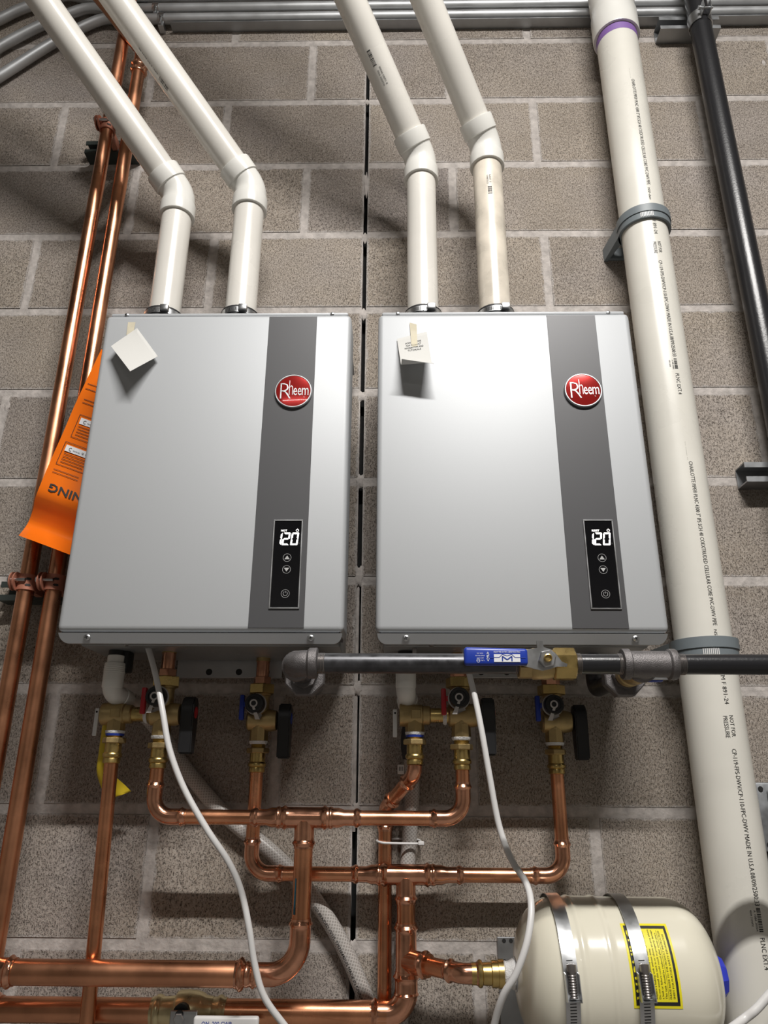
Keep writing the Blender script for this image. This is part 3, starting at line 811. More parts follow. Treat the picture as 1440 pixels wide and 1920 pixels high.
# ================================================================== conduits along the top of the wall
CO = .019
zl = U(720, 57, 0).z
xl = U(318, 46, .028).x
bm = B(); box(bm, (xl, -.028, zl), (1.9, -.0005, zl+.003)); single('steel_ledger', bm, 'strut', 'thin steel ledge on the wall just under the conduits', 'ledge', (.5, 0, zl), smooth=False)
RC = .0128
z1 = U(720, 31, CO).z; z2 = U(720, 12, CO).z; z3 = z2+(z2-z1)*1.05
def conduit(z, bend_px, label, extra):
    pts = [U(px, py, CO) for px, py in bend_px]
    a = pts[-1]
    path = smooth_path(pts+[V((a.x+.06, -CO, z)), V((a.x+.14, -CO, z))], 8)+[V((1.9, -CO, z))]
    t = thing('conduit', label, 'conduit', (0, -CO, z), 'galvanised conduits running along the top of the wall')
    k = len(path)-1
    bm = B(); sweep(bm, path, RC, 20); part(t, 'tube', bm, 'galv')
    for x in extra:
        bm = B(); lathe(bm, (x, -CO, z), (1, 0, 0), [(0, RC*1.02), (.001, RC*1.14), (.04, RC*1.14), (.041, RC*1.02)], 20); part(t, 'coupling', bm, 'steel')
    return t
conduit(z1, [(-70, 188), (0, 143), (90, 86), (151, 53), (195, 36)], 'galvanised conduit, lowest of the bundle', [])
conduit(z2, [(-70, 135), (0, 88), (68, 52), (125, 28), (165, 16)], 'galvanised conduit, middle of the bundle', [])
conduit(z3, [(-70, 70), (0, 36), (40, 17), (90, 0), (130, -8)], 'galvanised conduit, topmost of the bundle', [-.62])
for px, zz, nm in ((292, z2, 'upper'), (305, z1, 'lower')):
    xx = U(px, 30, CO).x
    t = thing('conduit_strap', 'steel strap with a bolt over the %s conduit' % ('middle' if nm == 'upper' else 'lowest'), 'strap', (xx, 0, zz-.02), 'conduit straps')
    bm = B()
    arc = [(math.cos(a), math.sin(a)) for a in [PI*(.5+k/12) for k in range(13)]]
    pts = [(xx-.008, -CO+c_*(RC+.002), zz+s_*(RC+.002)) for c_, s_ in arc]+[(xx-.008, -CO+c_*(RC+.0004), zz+s_*(RC+.0004)) for c_, s_ in arc[::-1]]
    prism(bm, pts, (.016, 0, 0)); part(t, 'strap_band', bm, 'steel')
    bm = B(); box(bm, (xx-.007, -CO-.006, zz-.030), (xx+.007, -.0005, zz-RC-.001), .001, 1); part(t, 'strap_foot', bm, 'steel')
    bm = B(); lathe(bm, (xx, -CO-.010, zz-.004), (0, 0, -1), [(0, .005), (.005, .005), (.005, .003), (.022, .003)], 12); part(t, 'bolt', bm, 'steel')

# ================================================================== copper risers on the left
RO = .09
x1_, x2_ = -.5888, -.5388
R1 = .0143
zb1 = U(15, 1892, RO).z
def riser(x, z0, z1, label, top):
    t = thing('copper_riser', label, 'copper pipe', (x, -RO, z0), 'copper risers left of the heaters')
    bm = B(); sweep(bm, [(x, -RO, z0), (x, -RO, z1)], R1, 24); part(t, 'pipe', bm, 'copperdark')
    if top == 'elbow':
        bm = B(); press(bm, [V((x, -RO, z1-.012)), V((x, -RO, z1+.022))], R1*1.04); part(t, 'coupling', bm, 'copperfit')
        d = (U(176, 5, .14)-U(254, 103, RO)).normalized()
        bm = B(); sweep(bm, fillet([V((x, -RO, z1+.02)), V((x, -RO, z1+.06)), V((x, -RO, z1+.06))+d*.30], .03, 6), R1, 24); part(t, 'offset_pipe', bm, 'copperdark')
    return t
zt2 = U(258, 132, RO).z
riser(x1_, U(20, 1892, .05).z-.01, RZ-.3, 'long copper riser, outer one of the left pair', '')
riser(x2_, U(3, 1829, RO).z, zt2, 'copper riser with a coupling near its top, inner one of the left pair', 'elbow')
def riser_bracket(px0, px1, py, tag_):
    """black strut piece with a copper-coloured two-piece clamp on each riser"""
    a = U(px0, py, .02)
    x0 = a.x; z = a.z
    bm = B(); c_strut(bm, x0, x0+(px1-px0)*.00125, z, depth=.036, height=.036)
    single('strut_channel', bm, 'strutdark', 'short black strut channel carrying the %s riser clamps' % tag_, 'strut', (x0+.06, 0, z-.02), smooth=False)
    for x, w_ in ((x1_, 'outer'), (x2_, 'inner')):
        t = thing('riser_clamp', 'copper-coloured clamp on the %s riser, %s strut' % (w_, tag_), 'pipe clamp', (x, -RO, z-.015), 'copper-coloured riser clamps')
        bm = B(); lathe(bm, (x, -RO, z-.014), (0, 0, 1), [(0, R1+.0004), (0, R1+.003), (.028, R1+.003), (.028, R1+.0004)], 24, False); rg = part(t, 'clamp_band', bm, 'copperpaint')
        for s in (-.0125, -.006):
            bm = B(); lathe(bm, (x+s-.008, -RO-.012, z+.001), (1, 0, 0), [(0, .0165), (.0022, .0165)], 20); part(rg, 'clamp_ear', bm, 'copperpaint')
        bm = B(); lathe(bm, (x-.024, -RO-.020, z+.002), (1, 0, 0), [(0, .0055), (.004, .0055), (.004, .0032), (.030, .0032)], 12); part(t, 'bolt', bm, 'steel')
        for dz in (-.006, .005):
            bm = B(); ang = -PI/2+.55
            n = V((math.cos(ang), math.sin(ang), 0)); e = V((-math.sin(ang), math.cos(ang), 0))*.005
            p = V((x, -RO, z+dz))+n*(R1+.0026)
            prism(bm, [p-e, p-e*.6+V((0, 0, .002)), p+e*.6+V((0, 0, .002)), p+e, p+e*.6-V((0, 0, .002)), p-e*.6-V((0, 0, .002))], n*.0009); part(rg, 'clamp_slot', bm, 'ink', smooth=False)
        bm = B(); box(bm, (x-.006, -RO+R1+.0025, z-.012), (x+.006, -.030, z+.012)); part(t, 'clamp_foot', bm, 'copperpaint', smooth=False)
riser_bracket(165, 262, 286, 'upper')
riser_bracket(8, 108, 1112, 'lower')

# ================================================================== valves under the heaters
R34, R1C, R54 = .0111, .0143, .01745          # copper outside radii, nominal 3/4, 1 and 1 1/4 inch
HOF, COF = .11, .05                           # hot and cold lines, metres off the wall
xh1, xh2 = U(294, 1450, HOF).x, U(867, 1450, HOF).x
xk1, xk2 = U(481, 1450, COF).x, U(1048, 1500, COF).x
zt_h = (U(302, 1383, HOF).z+U(868, 1379, HOF).z)/2
zt_k = (U(487, 1391, COF).z+U(1042, 1391, COF).z)/2
up = V((0, 0, 1))
def adapter(parent, c, d, tape=True, blue=False):
    """brass press adapter leaving along d from the thread mouth c"""
    c = V(c); d = V(d).normalized()
    if tape:
        bm = B(); lathe(bm, c-d*.0005, d, [(0, .0135), (.0005, .0158), (.0035, .0154), (.0055, .0140)], 24); part(parent, 'thread_tape', bm, 'tape')
        if blue:
            bm = B(); lathe(bm, c+d*.0045, d, [(0, .0152), (.0035, .0140)], 24, False); part(parent, 'sealant_smear', bm, 'blue')
    bm = B(); sw = [(0, .0118)]
    for k in range(5): sw += [(.004+k*.0016, .0124), (.0048+k*.0016, .0117)]
    lathe(bm, c, d, sw+[(.0125, .0118)], 24); ad = part(parent, 'brass_adapter', bm, 'brass')
    bm = B(); hexnut(bm, c+d*.011, d, .0085, .0188, rot=.35); part(ad, 'hex', bm, 'brasscast')
    bm = B(); lathe(bm, c+d*.0195, d, [(0, .0130), (.014, .0132), (.016, .0150), (.0185, .0154), (.021, .0148), (.0225, .0128), (.0245, .0135), (.030, .0135), (.031, .0118)], 28); part(ad, 'press_sleeve', bm, 'brass')
    return c+d*.0495
def iso_valve(x, off, zt, kind, label):
    col = 'red' if kind == 'hot' else 'blue'
    o = V((x, -off, zt)); t = thing('isolation_valve', label, 'valve', (x, -off, zt-.05), 'isolation valves under the heaters')
    adapter(t, o, -up)
    zb = .034
    bm = B(); lathe(bm, o, up, [(0, .0152), (.002, .0158), (.020, .0152), (.024, .0165)], 8); lathe(bm, o+up*.02, up, [(0, .0150), (.025, .0165)], 24)
    body = part(t, 'valve_body', bm, 'brasscast')
    bm = B(); lathe(bm, o+V((-.021, 0, zb)), (1, 0, 0), [(0, .0150), (.003, .0180), (.040, .0185), (.050, .0165), (.053, .0120)], 28); part(body, 'ball_housing', bm, 'brasscast')
    bm = B(); lathe(bm, o+up*(zb+.008), up, [(0, .0160), (.016, .0150), (.032, .0150), (.034, .0170), (.040, .0170)], 24); part(body, 'neck', bm, 'brasscast')
    bm = B(); hexnut(bm, o+up*(zb+.044), up, .0165, .0235, rot=.25); part(t, 'union_nut', bm, 'brass')
    bm = B(); hexnut(bm, o+up*(zb+.0605), up, .013, .0155, rot=.4); lathe(bm, o+up*(zb+.0735), up, [(0, .0115), (.03, .0115)], 20); part(t, 'tail_piece', bm, 'copperfit')
    bm = B(); zz = .0012
    h = ZF+.008-(o.z+zb+.1)
    if h > .002: sweep(bm, [o+up*(zb+.10), V((x, -off, ZF+.0075))], .0125, 20); part(t, 'inlet_stub', bm, 'brasscast')
    else: bm.free()
    # drain port, knurled cap with its tether
    pc = o+V((-.004, 0, zb+.025))
    bm = B(); lathe(bm, pc+V((0, -.010, 0)), (0, -1, 0), [(0, .011), (.010, .0110), (.010, .0125), (.016, .0125)], 20); port = part(t, 'drain_port', bm, 'brasscast')
    bm = B(); lathe(bm, pc+V((0, -.024, 0)), (0, -1, 0), [(0, .0150), (.001, .0162), (.014, .0162), (.0165, .0148), (.0165, .0110), (.0150, .0105)], 20); cap = part(t, 'drain_cap', bm, 'black', ang=20)
    f = pc+V((0, -.0412, 0))
    bm = B(); ring2d(bm, lambda a, b: f+V((a-.001, 0, b)), .0042, .0066, 24)
    s = 1 if kind == 'cold' and x < 0 else -1
    q = f+V((-.001, 0, 0))
    bm.faces.new([bm.verts.new(p) for p in (q+V((-.002, 0, -.006)), q+V((.002, 0, -.006)), q+V((.0075*s+.004, .004, -.026)), q+V((.0075*s-.004, .004, -.026)))])
    bm.faces.new([bm.verts.new(p) for p in (q+V((.0075*s-.004, .0041, -.026)), q+V((.0075*s+.004, .0041, -.026)), q+V((.012, .020, -.018)), q+V((.008, .020, -.012)))])
    r_ = bmesh.ops.extrude_face_region(bm, geom=bm.faces[:]); bmesh.ops.translate(bm, verts=[v for v in r_['geom'] if isinstance(v, bmesh.types.BMVert)], vec=(0, .0012, 0))
    part(cap, 'tether', bm, 'tether', smooth=False)
    bm = B(); lathe(bm, pc+V((0, -.0225, 0)), (0, -1, 0), [(0, .0158), (0, .0180), (.0012, .0180), (.0012, .0158)], 28, False); part(cap, 'tether_ring', bm, 'tether')
    # little lever of the drain
    lv = pc+V((-.024, -.018, 0))
    bm = B(); box(bm, lv+V((-.0045, -.005, -.026)), lv+V((.0035, .005, .016)), .002); dl = part(t, 'drain_lever', bm, col, 'small %s lever' % col)
    bm = B(); box(bm, lv+V((.003, -.004, -.004)), lv+V((.014, .004, .004)), .001); part(dl, 'lever_hub', bm, col)
    # main handle
    hx = o+V((.0335, 0, zb))
    bm = B()
    pts = []
    for yy, z_ in ((-.0135, -.062), (.0105, -.062), (.0125, -.020), (.0155, .004), (.0135, .020), (.004, .0285), (-.008, .0275), (-.0165, .016), (-.0175, .0), (-.0145, -.022)):
        pts.append(hx+V((0, yy, z_)))
    prism(bm, pts, (.021, 0, 0))
    bmesh.ops.bevel(bm, geom=bm.edges[:], offset=.0022, segments=2, affect='EDGES')
    hd = part(t, 'handle', bm, 'black', 'black lever handle')
    bm = B(); lathe(bm, hx+V((.0205, -.001, .003)), (1, 0, 0), [(0, .0095), (.0012, .0092), (.0016, .008)], 24); part(hd, 'handle_inlay', bm, col)
    return o
iso_valve(xh1, HOF, zt_h, 'hot', 'red-marked isolation valve under the left heater, beside the yellow tag')
iso_valve(xk1, COF, zt_k, 'cold', 'blue-marked isolation valve under the left heater')
iso_valve(xh2, HOF, zt_h, 'hot', 'red-marked isolation valve under the right heater')
iso_valve(xk2, COF, zt_k, 'cold', 'blue-marked isolation valve under the right heater')
RLX = -.0755
def relief_valve(x, zt, label):
    zb = .034; o = V((x, -HOF, zt+zb)); q = V((x+RLX, -HOF, zt+zb))
    zr = zt+.0075
    t = thing('relief_valve', label, 'valve', (q.x, -HOF, zr-.05), 'brass relief valves')
    bm = B(); lathe(bm, o+V((-.021, 0, 0)), (-1, 0, 0), [(-.001, .0128), (.004, .0128), (.006, .0118), (.034, .0118)], 20); part(t, 'nipple', bm, 'brass')
    bm = B(); lathe(bm, o+V((-.0235, 0, 0)), (-1, 0, 0), [(0, .0125), (0, .0148), (.003, .0155), (.006, .0132)], 20); part(t, 'thread_tape', bm, 'tape')
    bm = B(); lathe(bm, q+V((.026, 0, 0)), (-1, 0, 0), [(0, .0130), (.002, .0150), (.012, .0152), (.014, .0170), (.040, .0172), (.042, .0180), (.050, .0178), (.051, .0160)], 26); body = part(t, 'valve_body', bm, 'brasscast')
    bm = B(); lathe(bm, V((q.x, -HOF, zr)), up, [(0, .0150), (.006, .0155), (.020, .0150), (.026, .0140)], 8); part(body, 'outlet', bm, 'brasscast')
    bm = B(); box(bm, q+V((-.006, -.0182, -.007)), q+V((.010, -.016, .008)), .001, 1); part(body, 'cast_pad', bm, 'brasscast')
    lv = q+V((-.032, -.004, 0))
    bm = B(); box(bm, lv+V((-.0035, -.003, -.035)), lv+V((.0035, .0, .009)), .0013); lv_ = part(t, 'test_lever', bm, 'white')
    bm = B(); lathe(bm, lv+V((0, -.0030, .003)), (0, -1, 0), [(0, .0016), (.0008, .0016)], 12); part(lv_, 'lever_pin', bm, 'ink')
    return adapter(t, (q.x, -HOF, zr), -up, True, True)
e1 = relief_valve(xh1, zt_h, 'brass relief valve with a hanging yellow tag, under the left heater')
e2 = relief_valve(xh2, zt_h, 'brass relief valve with a white lever, under the right heater')

# ------------------------------------------------------------------ relief discharge pipes
t = thing('discharge_pipe', 'straight copper discharge pipe dropping from the left relief valve', 'copper pipe', (e1.x, -.08, ZC-.36))
b0 = U(163, 1920, .0785); dd = (b0-e1)
bm = B(); sweep(bm, [e1+up*.012, e1, e1+dd*2.6], R34, 22); part(t, 'pipe', bm, 'copper')
dofs = .026
xd = U(722, 1600, dofs).x
k1 = e2-up*.014; k2 = V((xd, -dofs, U(730, 1515, dofs).z))
t = thing('discharge_pipe', 'copper discharge pipe with a slanting offset below the right relief valve', 'copper pipe', (xd, -dofs, ZC-.36))
bm = B(); sweep(bm, [e2+up*.012, k1+(k2-k1)*.03], R34, 22); part(t, 'pipe', bm, 'copper')
ddir = (k2-k1).normalized()
bm = B(); press(bm, fillet([k1+up*.012, k1, k1+ddir*.034], .022, 6), R34, (0, 1)); part(t, 'elbow', bm, 'copperfit')
bm = B(); sweep(bm, [k1+ddir*.02, k2-ddir*.02], R34, 22); part(t, 'pipe', bm, 'copper')
bm = B(); press(bm, fillet([k2-ddir*.034, k2, k2-up*.036], .022, 6), R34, (1, 1)); part(t, 'elbow', bm, 'copperfit')
bm = B(); sweep(bm, [k2-up*.03, V((xd, -dofs, ZC-1.25))], R34, 22); part(t, 'pipe', bm, 'copper')

# ------------------------------------------------------------------ hot manifold
zh = U(574, 1533, HOF).z
xt = U(573, 1560, HOF).x
zr1 = zt_h-.0495
t = thing('copper_manifold', 'hot copper manifold, the upper horizontal run joining both heaters', 'copper pipe', (xt, -HOF, ZC-.3), 'copper manifolds')
X = V((1, 0, 0))
def P_(x, z, off=HOF): return V((x, -off, z))
eR, eH = .030, .024
re = eR+eH
for x, s in ((xh1, 1), (xh2, -1)):
    bm = B(); sweep(bm, [P_(x, zr1+.012), P_(x, zh+eR+.01)], R34, 22); part(t, 'pipe', bm, 'copper')
    bm = B(); elbow(bm, P_(x, zh), up, X*s, R34, eR, eH); part(t, 'elbow', bm, 'copperfit')
def straight(parent, a, b, r, mat='copper', name='pipe'):
    bm = B(); sweep(bm, [a, b], r, 24); return part(parent, name, bm, mat)
def reducer(parent, a, b, ra, rb, name='reducer'):
    """press reducer from radius ra at a to rb at b"""
    d = (b-a); L = d.length; d = d.normalized(); n = []
    for q, k in ((0, 1.06), (.003, 1.08), (.005, 1.22), (.0075, 1.30), (.010, 1.22), (.012, 1.08)): n.append((q, ra*k))
    n += [(L*.5, ra*1.08), (L*.66, rb*1.06)]
    for q, k in ((.010, 1.06), (.008, 1.16), (.006, 1.2), (.004, 1.16), (.002, 1.05), (0, 1.04)): n.append((L-q, rb*k))
    bm = B(); lathe(bm, a, d, n, 24); return part(parent, name, bm, 'copperfit')
def tee(parent, c, axis, branch, r, half, blen, ends=(1, 1, 1)):
    bm = B(); axis = V(axis).normalized(); branch = V(branch).normalized()
    press(bm, [c-axis*half, c+axis*half], r, ends[:2]); tt = part(parent, 'tee', bm, 'copperfit')
    bm = B(); press(bm, [c+branch*r*.3, c+branch*blen], r, (0, ends[2])); part(tt, 'branch', bm, 'copperfit')
    return tt
xa, xb = U(525, 1533, HOF).x, U(618, 1533, HOF).x
half = (xb-xa)/2; xt = (xa+xb)/2
tee(t, P_(xt, zh), X, -up, R1C, half, .044)
xl_, xr_ = U(470, 1533, HOF).x, U(678, 1533, HOF).x
reducer(t, P_(xl_, zh), P_(xa+.004, zh), R34, R1C*.97); reducer(t, P_(xr_, zh), P_(xb-.004, zh), R34, R1C*.97)
straight(t, P_(xh1+eR, zh), P_(xl_+.008, zh), R34); straight(t, P_(xr_-.008, zh), P_(xh2-eR, zh), R34)
zlow = U(480, 1827, HOF).z
R5 = .044
straight(t, P_(xt, zh-.03), P_(xt, zlow+R5), R1C)
bm = B(); elbow(bm, P_(xt, zlow), up, -X, R1C*1.02, R5, .030); part(t, 'elbow', bm, 'copperfit')
xq = U(442, 1827, HOF).x
reducer(t, P_(xq, zlow), P_(xt-R5-.026, zlow), R54, R1C)
straight(t, P_(xq+.01, zlow), P_(x2_+.02, zlow), R54, 'copperdark')
bm = B(); press(bm, [P_(x2_+.045, zlow), P_(x2_-.03, zlow)], R54, (1, 1)); part(t, 'coupling', bm, 'copperfit')
bm = B()
n_ = V((-.62, -.78, 0)); p0 = P_(xt, zh-.085)+n_*(R1C+.0003); p1 = P_(xt, zlow+.080)+n_*(R1C+.0003); e = V((.0012, -.0010, 0))
prism(bm, [p0-e*.2, p0+e, p1+e*1.3, p1-e*1.3], n_*.0003); part(t, 'blue_mark', bm, 'bluepaint', smooth=False)

# ------------------------------------------------------------------ cold manifold
zk = U(763, 1640, COF).z
TZ = U(925, 1826, .13).z                      # height of the expansion tank's axis
TO = .13
xc_ = U(763, 1650, COF).x
zkr = zt_k-.0495
zrun = U(420, 1897, COF).z
t = thing('copper_manifold', 'cold copper manifold, the lower horizontal run leading down to the brass valve', 'copper pipe', (xc_, -COF, ZC-.36), 'copper manifolds')
for x, s in ((xk1, 1), (xk2, -1)):
    straight(t, P_(x, zkr+.012, COF), P_(x, zk+eR+.01, COF), R34)
    bm = B(); elbow(bm, P_(x, zk, COF), up, X*s, R34, eR, eH); part(t, 'elbow', bm, 'copperfit')
xa, xb = U(712, 1640, COF).x, U(810, 1640, COF).x
half = (xb-xa)/2; xm = (xa+xb)/2
xl_, xr_ = U(658, 1640, COF).x, U(870, 1640, COF).x
tee(t, P_(xm, zk, COF), X, -up, R1C, half, .042)
reducer(t, P_(xl_, zk, COF), P_(xa+.004, zk, COF), R34, R1C*.97); reducer(t, P_(xr_, zk, COF), P_(xb-.004, zk, COF), R34, R1C*.97)
straight(t, P_(xk1+eR, zk, COF), P_(xl_+.008, zk, COF), R34); straight(t, P_(xr_-.008, zk, COF), P_(xk2-eR, zk, COF), R34)
d45 = V((.7071, -.7071, 0))
C2 = P_(xm, TZ, COF)
straight(t, P_(xm, zk-.03, COF), P_(xm, TZ+.03, COF), R1C)
tee(t, C2, up, d45, R1C*1.05, .052, .047)
straight(t, P_(xm, TZ-.04, COF), P_(xm, zrun+.03, COF), R1C)
bm = B(); elbow(bm, P_(xm, zrun, COF), up, -X, R1C*1.12, .030, .026); part(t, 'elbow', bm, 'copperfit')
K = C2+d45*((TO-COF)/.7071)
straight(t, C2+d45*.03, K-d45*.02, R34*1.12)
bm = B(); press(bm, fillet([K-d45*.030, K, K+X*.030], .02, 6), R34*1.12); part(t, 'bend', bm, 'copperfit')
nz = U(962, 1826, TO).x                       # tank nozzle mouth
straight(t, K+X*.02, V((nz-.055, -TO, TZ)), R34*1.12)
bm = B(); lathe(bm, (nz-.060, -TO, TZ), X, [(0, .0140), (.008, .0145), (.010, .0172), (.0125, .0180), (.015, .0172), (.0165, .0145), (.028, .0150), (.029, .0175), (.038, .0175), (.0385, .0188), (.046, .0188)], 28); part(t, 'brass_adapter', bm, 'brass')
# the run to the left with its shut-off valve
xv0, xv1 = U(285, 1892, COF).x, U(425, 1892, COF).x
straight(t, P_(xm-.03, zrun, COF), P_(xv1-.02, zrun, COF), R54)
straight(t, P_(xv0+.02, zrun, COF), P_(x1_-.08, zrun, COF), R54, 'copperdark')
bm = B(); press(bm, [P_(x1_+.055, zrun, COF), P_(x1_-.05, zrun, COF)], R54); part(t, 'coupling', bm, 'copperfit')
L = xv1-xv0
v = thing('ball_valve', 'brass ball valve with a white lever at the bottom of the photo', 'valve', (xv0+L/2, -COF, zrun-.03))
bm = B(); lathe(bm, P_(xv0, zrun, COF), X, [(0, .0188), (.004, .0192), (.006, .0215), (.010, .0225), (.014, .0215), (.016, .0192), (.026, .0195), (.030, .0200), (L*.31, .0205), (L*.33, .0255), (L*.36, .0280), (L*.50, .0285), (L*.60, .0275),
    (L*.68, .0245), (L*.72, .0215), (L*.82, .0200), (L-.026, .0195), (L-.016, .0195), (L-.013, .0215), (L-.010, .0225), (L-.007, .0215), (L-.004, .0192), (L, .0188)], 36); part(v, 'valve_body', bm, 'brasspale')
sx = U(338, 1905, COF+.035).x
bm = B(); lathe(bm, (sx, -COF-.024, zrun+.006), (0, -1, 0), [(0, .012), (.010, .012), (.010, .006), (.018, .006)], 16); part(v, 'stem', bm, 'black')
bm = B(); box(bm, (sx-.014, -COF-.041, zrun-.020), (sx+.026, -COF-.037, zrun+.011), .001, 1); lv = part(v, 'lever', bm, 'steel')
bm = B(); hexnut(bm, (sx, -COF-.041, zrun+.001), (0, -1, 0), .005, .008); part(lv, 'stem_nut', bm, 'steel')
bm = B(); box(bm, (sx+.022, -COF-.046, zrun-.022), (sx+.118, -COF-.034, zrun+.005), .004, 3); hg = part(lv, 'grip', bm, 'white')
bm = B(); text_on(bm, 'ON  200 CWP', lambda a, b: V((sx+.035+a, -COF-.0463, zrun-.006+b)), height=.005, bold=.01); part(hg, 'grip_print', bm, 'inkblue', smooth=False)

# ================================================================== gas line
GO = .38
zg = U(720, 1244, GO).z
RG = .01335
xe = U(552, 1243, GO).x; xtee = U(1216, 1243, GO).x
t = thing('gas_pipe', 'black iron gas pipe running below the front of both heaters', 'gas pipe', ((xe+xtee)/2, -GO, zg-.02))
back = V((0, 1, 0))
def G(x): return V((x, -GO, zg))
bm = B(); sweep(bm, fillet([G(xe)+X*.024, G(xe), G(xe)+back*.024], .017, 8), RG*1.28, 24); el = part(t, 'elbow', bm, 'ironcast')
for d in (X, back):
    bm = B(); lathe(bm, G(xe)+d*.017, d, [(0, RG*1.28), (.003, RG*1.5), (.013, RG*1.53), (.014, RG*1.4), (.014, RG*1.0)], 24); part(el, 'band', bm, 'ironcast')
def threads(parent, a, d, n=5, r=RG):
    pr = []
    for k in range(n): pr += [(k*.0019, r*.97), (k*.0019+.0009, r*1.045)]
    bm = B(); lathe(bm, a, d, pr+[(n*.0019, r*.97)], 22); return part(parent, 'threads', bm, 'thread')
xv = U(1022, 1243, GO).x                      # gas valve centre
straight(t, G(xe+.022), G(xv-.018), RG*.985, 'ironraw'); threads(t, G(xe+.031), X, 5); threads(t, G(xv-.040), X, 4)
straight(t, G(xv+.018), G(xtee-.018), RG*.985, 'iron', 'nipple'); threads(t, G(xv+.037), X, 5); threads(t, G(xtee-.033), -X, 4)
bm = B(); lathe(bm, G(xtee)-X*.035, X, [(0, RG*1.0), (.0, RG*1.45), (.001, RG*1.5), (.009, RG*1.5), (.011, RG*1.28), (.059, RG*1.28), (.061, RG*1.5), (.069, RG*1.5), (.070, RG*1.45), (.070, RG)], 28); tg = part(t, 'tee', bm, 'ironcast')
bm = B(); lathe(bm, G(xtee), back, [(0, RG*1.2), (.022, RG*1.28), (.024, RG*1.5), (.033, RG*1.5), (.034, RG)], 24); part(tg, 'branch', bm, 'ironcast')
straight(t, G(xtee+.02), G(1.45), RG*.985, 'iron'); threads(t, G(xtee+.035), X, 6)
def gas_drop(x, brass, name_lbl):
    p = thing('gas_union', name_lbl, 'pipe union', (x, -.2, zg-.03), 'gas unions behind the gas pipe')
    y0 = -GO+.03
    if brass:
        bm = B(); lathe(bm, (x, y0, zg), back, [(0, .0128), (.012, .0128), (.012, .0175), (.020, .0185), (.040, .0185), (.044, .0165), (.048, .0165), (.050, .0185), (.062, .0185), (.064, .0165), (.07, .0165)], 24); part(p, 'brass_cock', bm, 'brasscast')
        bm = B(); box(bm, (x+.020, y0+.05, zg-.012), (x+.046, y0+.06, zg+.002), .003); hl = part(p, 'cock_handle', bm, 'blue', 'small blue handle')
        bm = B(); box(bm, (x+.016, y0+.044, zg-.010), (x+.05, y0+.049, zg-.004), .001, 1); part(hl, 'handle_plate', bm, 'steel')
        y0 += .068
    else:
        bm = B(); sweep(bm, [(x, y0-.01, zg), (x, y0+.09, zg)], RG*.985, 22); part(p, 'nipple', bm, 'ironraw'); y0 += .075
    bm = B(); lathe(bm, (x, y0, zg), back, [(0, RG*1.1), (.0, RG*1.45), (.012, RG*1.5)], 8); part(p, 'union_end', bm, 'ironcast')
    bm = B(); hexnut(bm, (x, y0+.010, zg), back, .022, .031, .002, 8, .39); part(p, 'union_nut', bm, 'ironcast')
    bm = B(); sweep(bm, fillet([V((x, y0+.03, zg)), V((x, -.10, zg)), V((x, -.10, ZF+.0075))], .02, 6), RG*.985, 20); part(p, 'riser', bm, 'ironraw')
gas_drop(xe, False, 'iron gas union behind the elbow under the left heater')
gas_drop(xtee, True, 'brass cock and iron union behind the tee under the right heater')
# quarter-turn gas valve
t = thing('gas_valve', 'brass gas ball valve with a blue lever, in front of the right heater', 'valve', (xv, -GO, zg-.02))
bm = B(); hexnut(bm, G(xv-.036), X, .018, .0195, .0012, 8, .39); lathe(bm, G(xv-.020), X, [(0, .0185), (.004, .0205), (.022, .0205), (.030, .0180)], 24); body = part(t, 'valve_body', bm, 'brasscast')
bm = B(); hexnut(bm, G(xv+.010), X, .0285, .0215, .0015, 8, .39); part(body, 'end_cap', bm, 'brass')
st = G(xv-.003)+V((0, 0, .002))
bm = B(); lathe(bm, st+V((0, -.018, 0)), (0, -1, 0), [(0, .011), (.008, .011), (.008, .0052), (.0205, .0052), (.021, .004), (.0185, .0035)], 20); part(t, 'stem', bm, 'brass')
bm = B(); c0 = st+V((0, -.0275, 0)); pts = []
for dx_, dz_ in ((-.062, .0115), (-.030, .0115), (-.016, .0135), (-.011, .0145), (-.0115, .0235), (-.0035, .0230), (-.003, .0155), (.006, .0125), (.013, .006), (.019, -.003), (.026, -.006), (.025, -.0095), (.012, -.0095), (.004, -.0125), (-.006, -.0145), (-.016, -.0125), (-.030, -.0085), (-.062, -.008)):
    pts.append(c0+V((dx_, 0, dz_)))
prism(bm, pts, (0, .0026, 0)); lev = part(t, 'lever', bm, 'steel', smooth=False)
bm = B(); hexnut(bm, c0+V((0, .0002, 0)), (0, -1, 0), .0065, .0115, rot=.2); part(lev, 'stem_nut', bm, 'steel')
gx0, gx1 = U(871, 1241, GO+.035).x, U(992, 1241, GO+.035).x
gz = U(930, 1229, GO+.03).z
bm = B(); box(bm, (gx0, c0.y-.0035, gz-.0118), (gx1, c0.y+.006, gz+.0098), .004, 3)
for vv in bm.verts:
    u_ = (vv.co.x-gx0)/(gx1-gx0)
    vv.co.z = gz+(vv.co.z-gz)*(1.0+.10*math.exp(-((u_-.04)/.08)**2))+.001*math.sin(6*u_)
gr = part(lev, 'grip', bm, 'blue', 'blue dipped vinyl grip', ang=60)
yp = c0.y-.0040
bm = B()
def gp(x, z): return V((x, yp, z))
wx0, wx1 = gx0+(gx1-gx0)*.465, gx0+(gx1-gx0)*.875
bm.faces.new([bm.verts.new(q) for q in (gp(wx0, gz-.0085), gp(wx1, gz-.0085), gp(wx1, gz+.0015), gp(wx0, gz+.0015))])
text_on(bm, 'MILWAUKEE VALVE BA-475S', lambda a, b: gp(wx1-a, gz+.0052-b), length=wx1-wx0, height=.0018, bold=.012)
text_on(bm, '<UPC>', lambda a, b: V((gx0+(gx1-gx0)*.37-b*1.0+.0018, yp, gz+.0045-a)), length=.012, height=.0032, bold=.02)
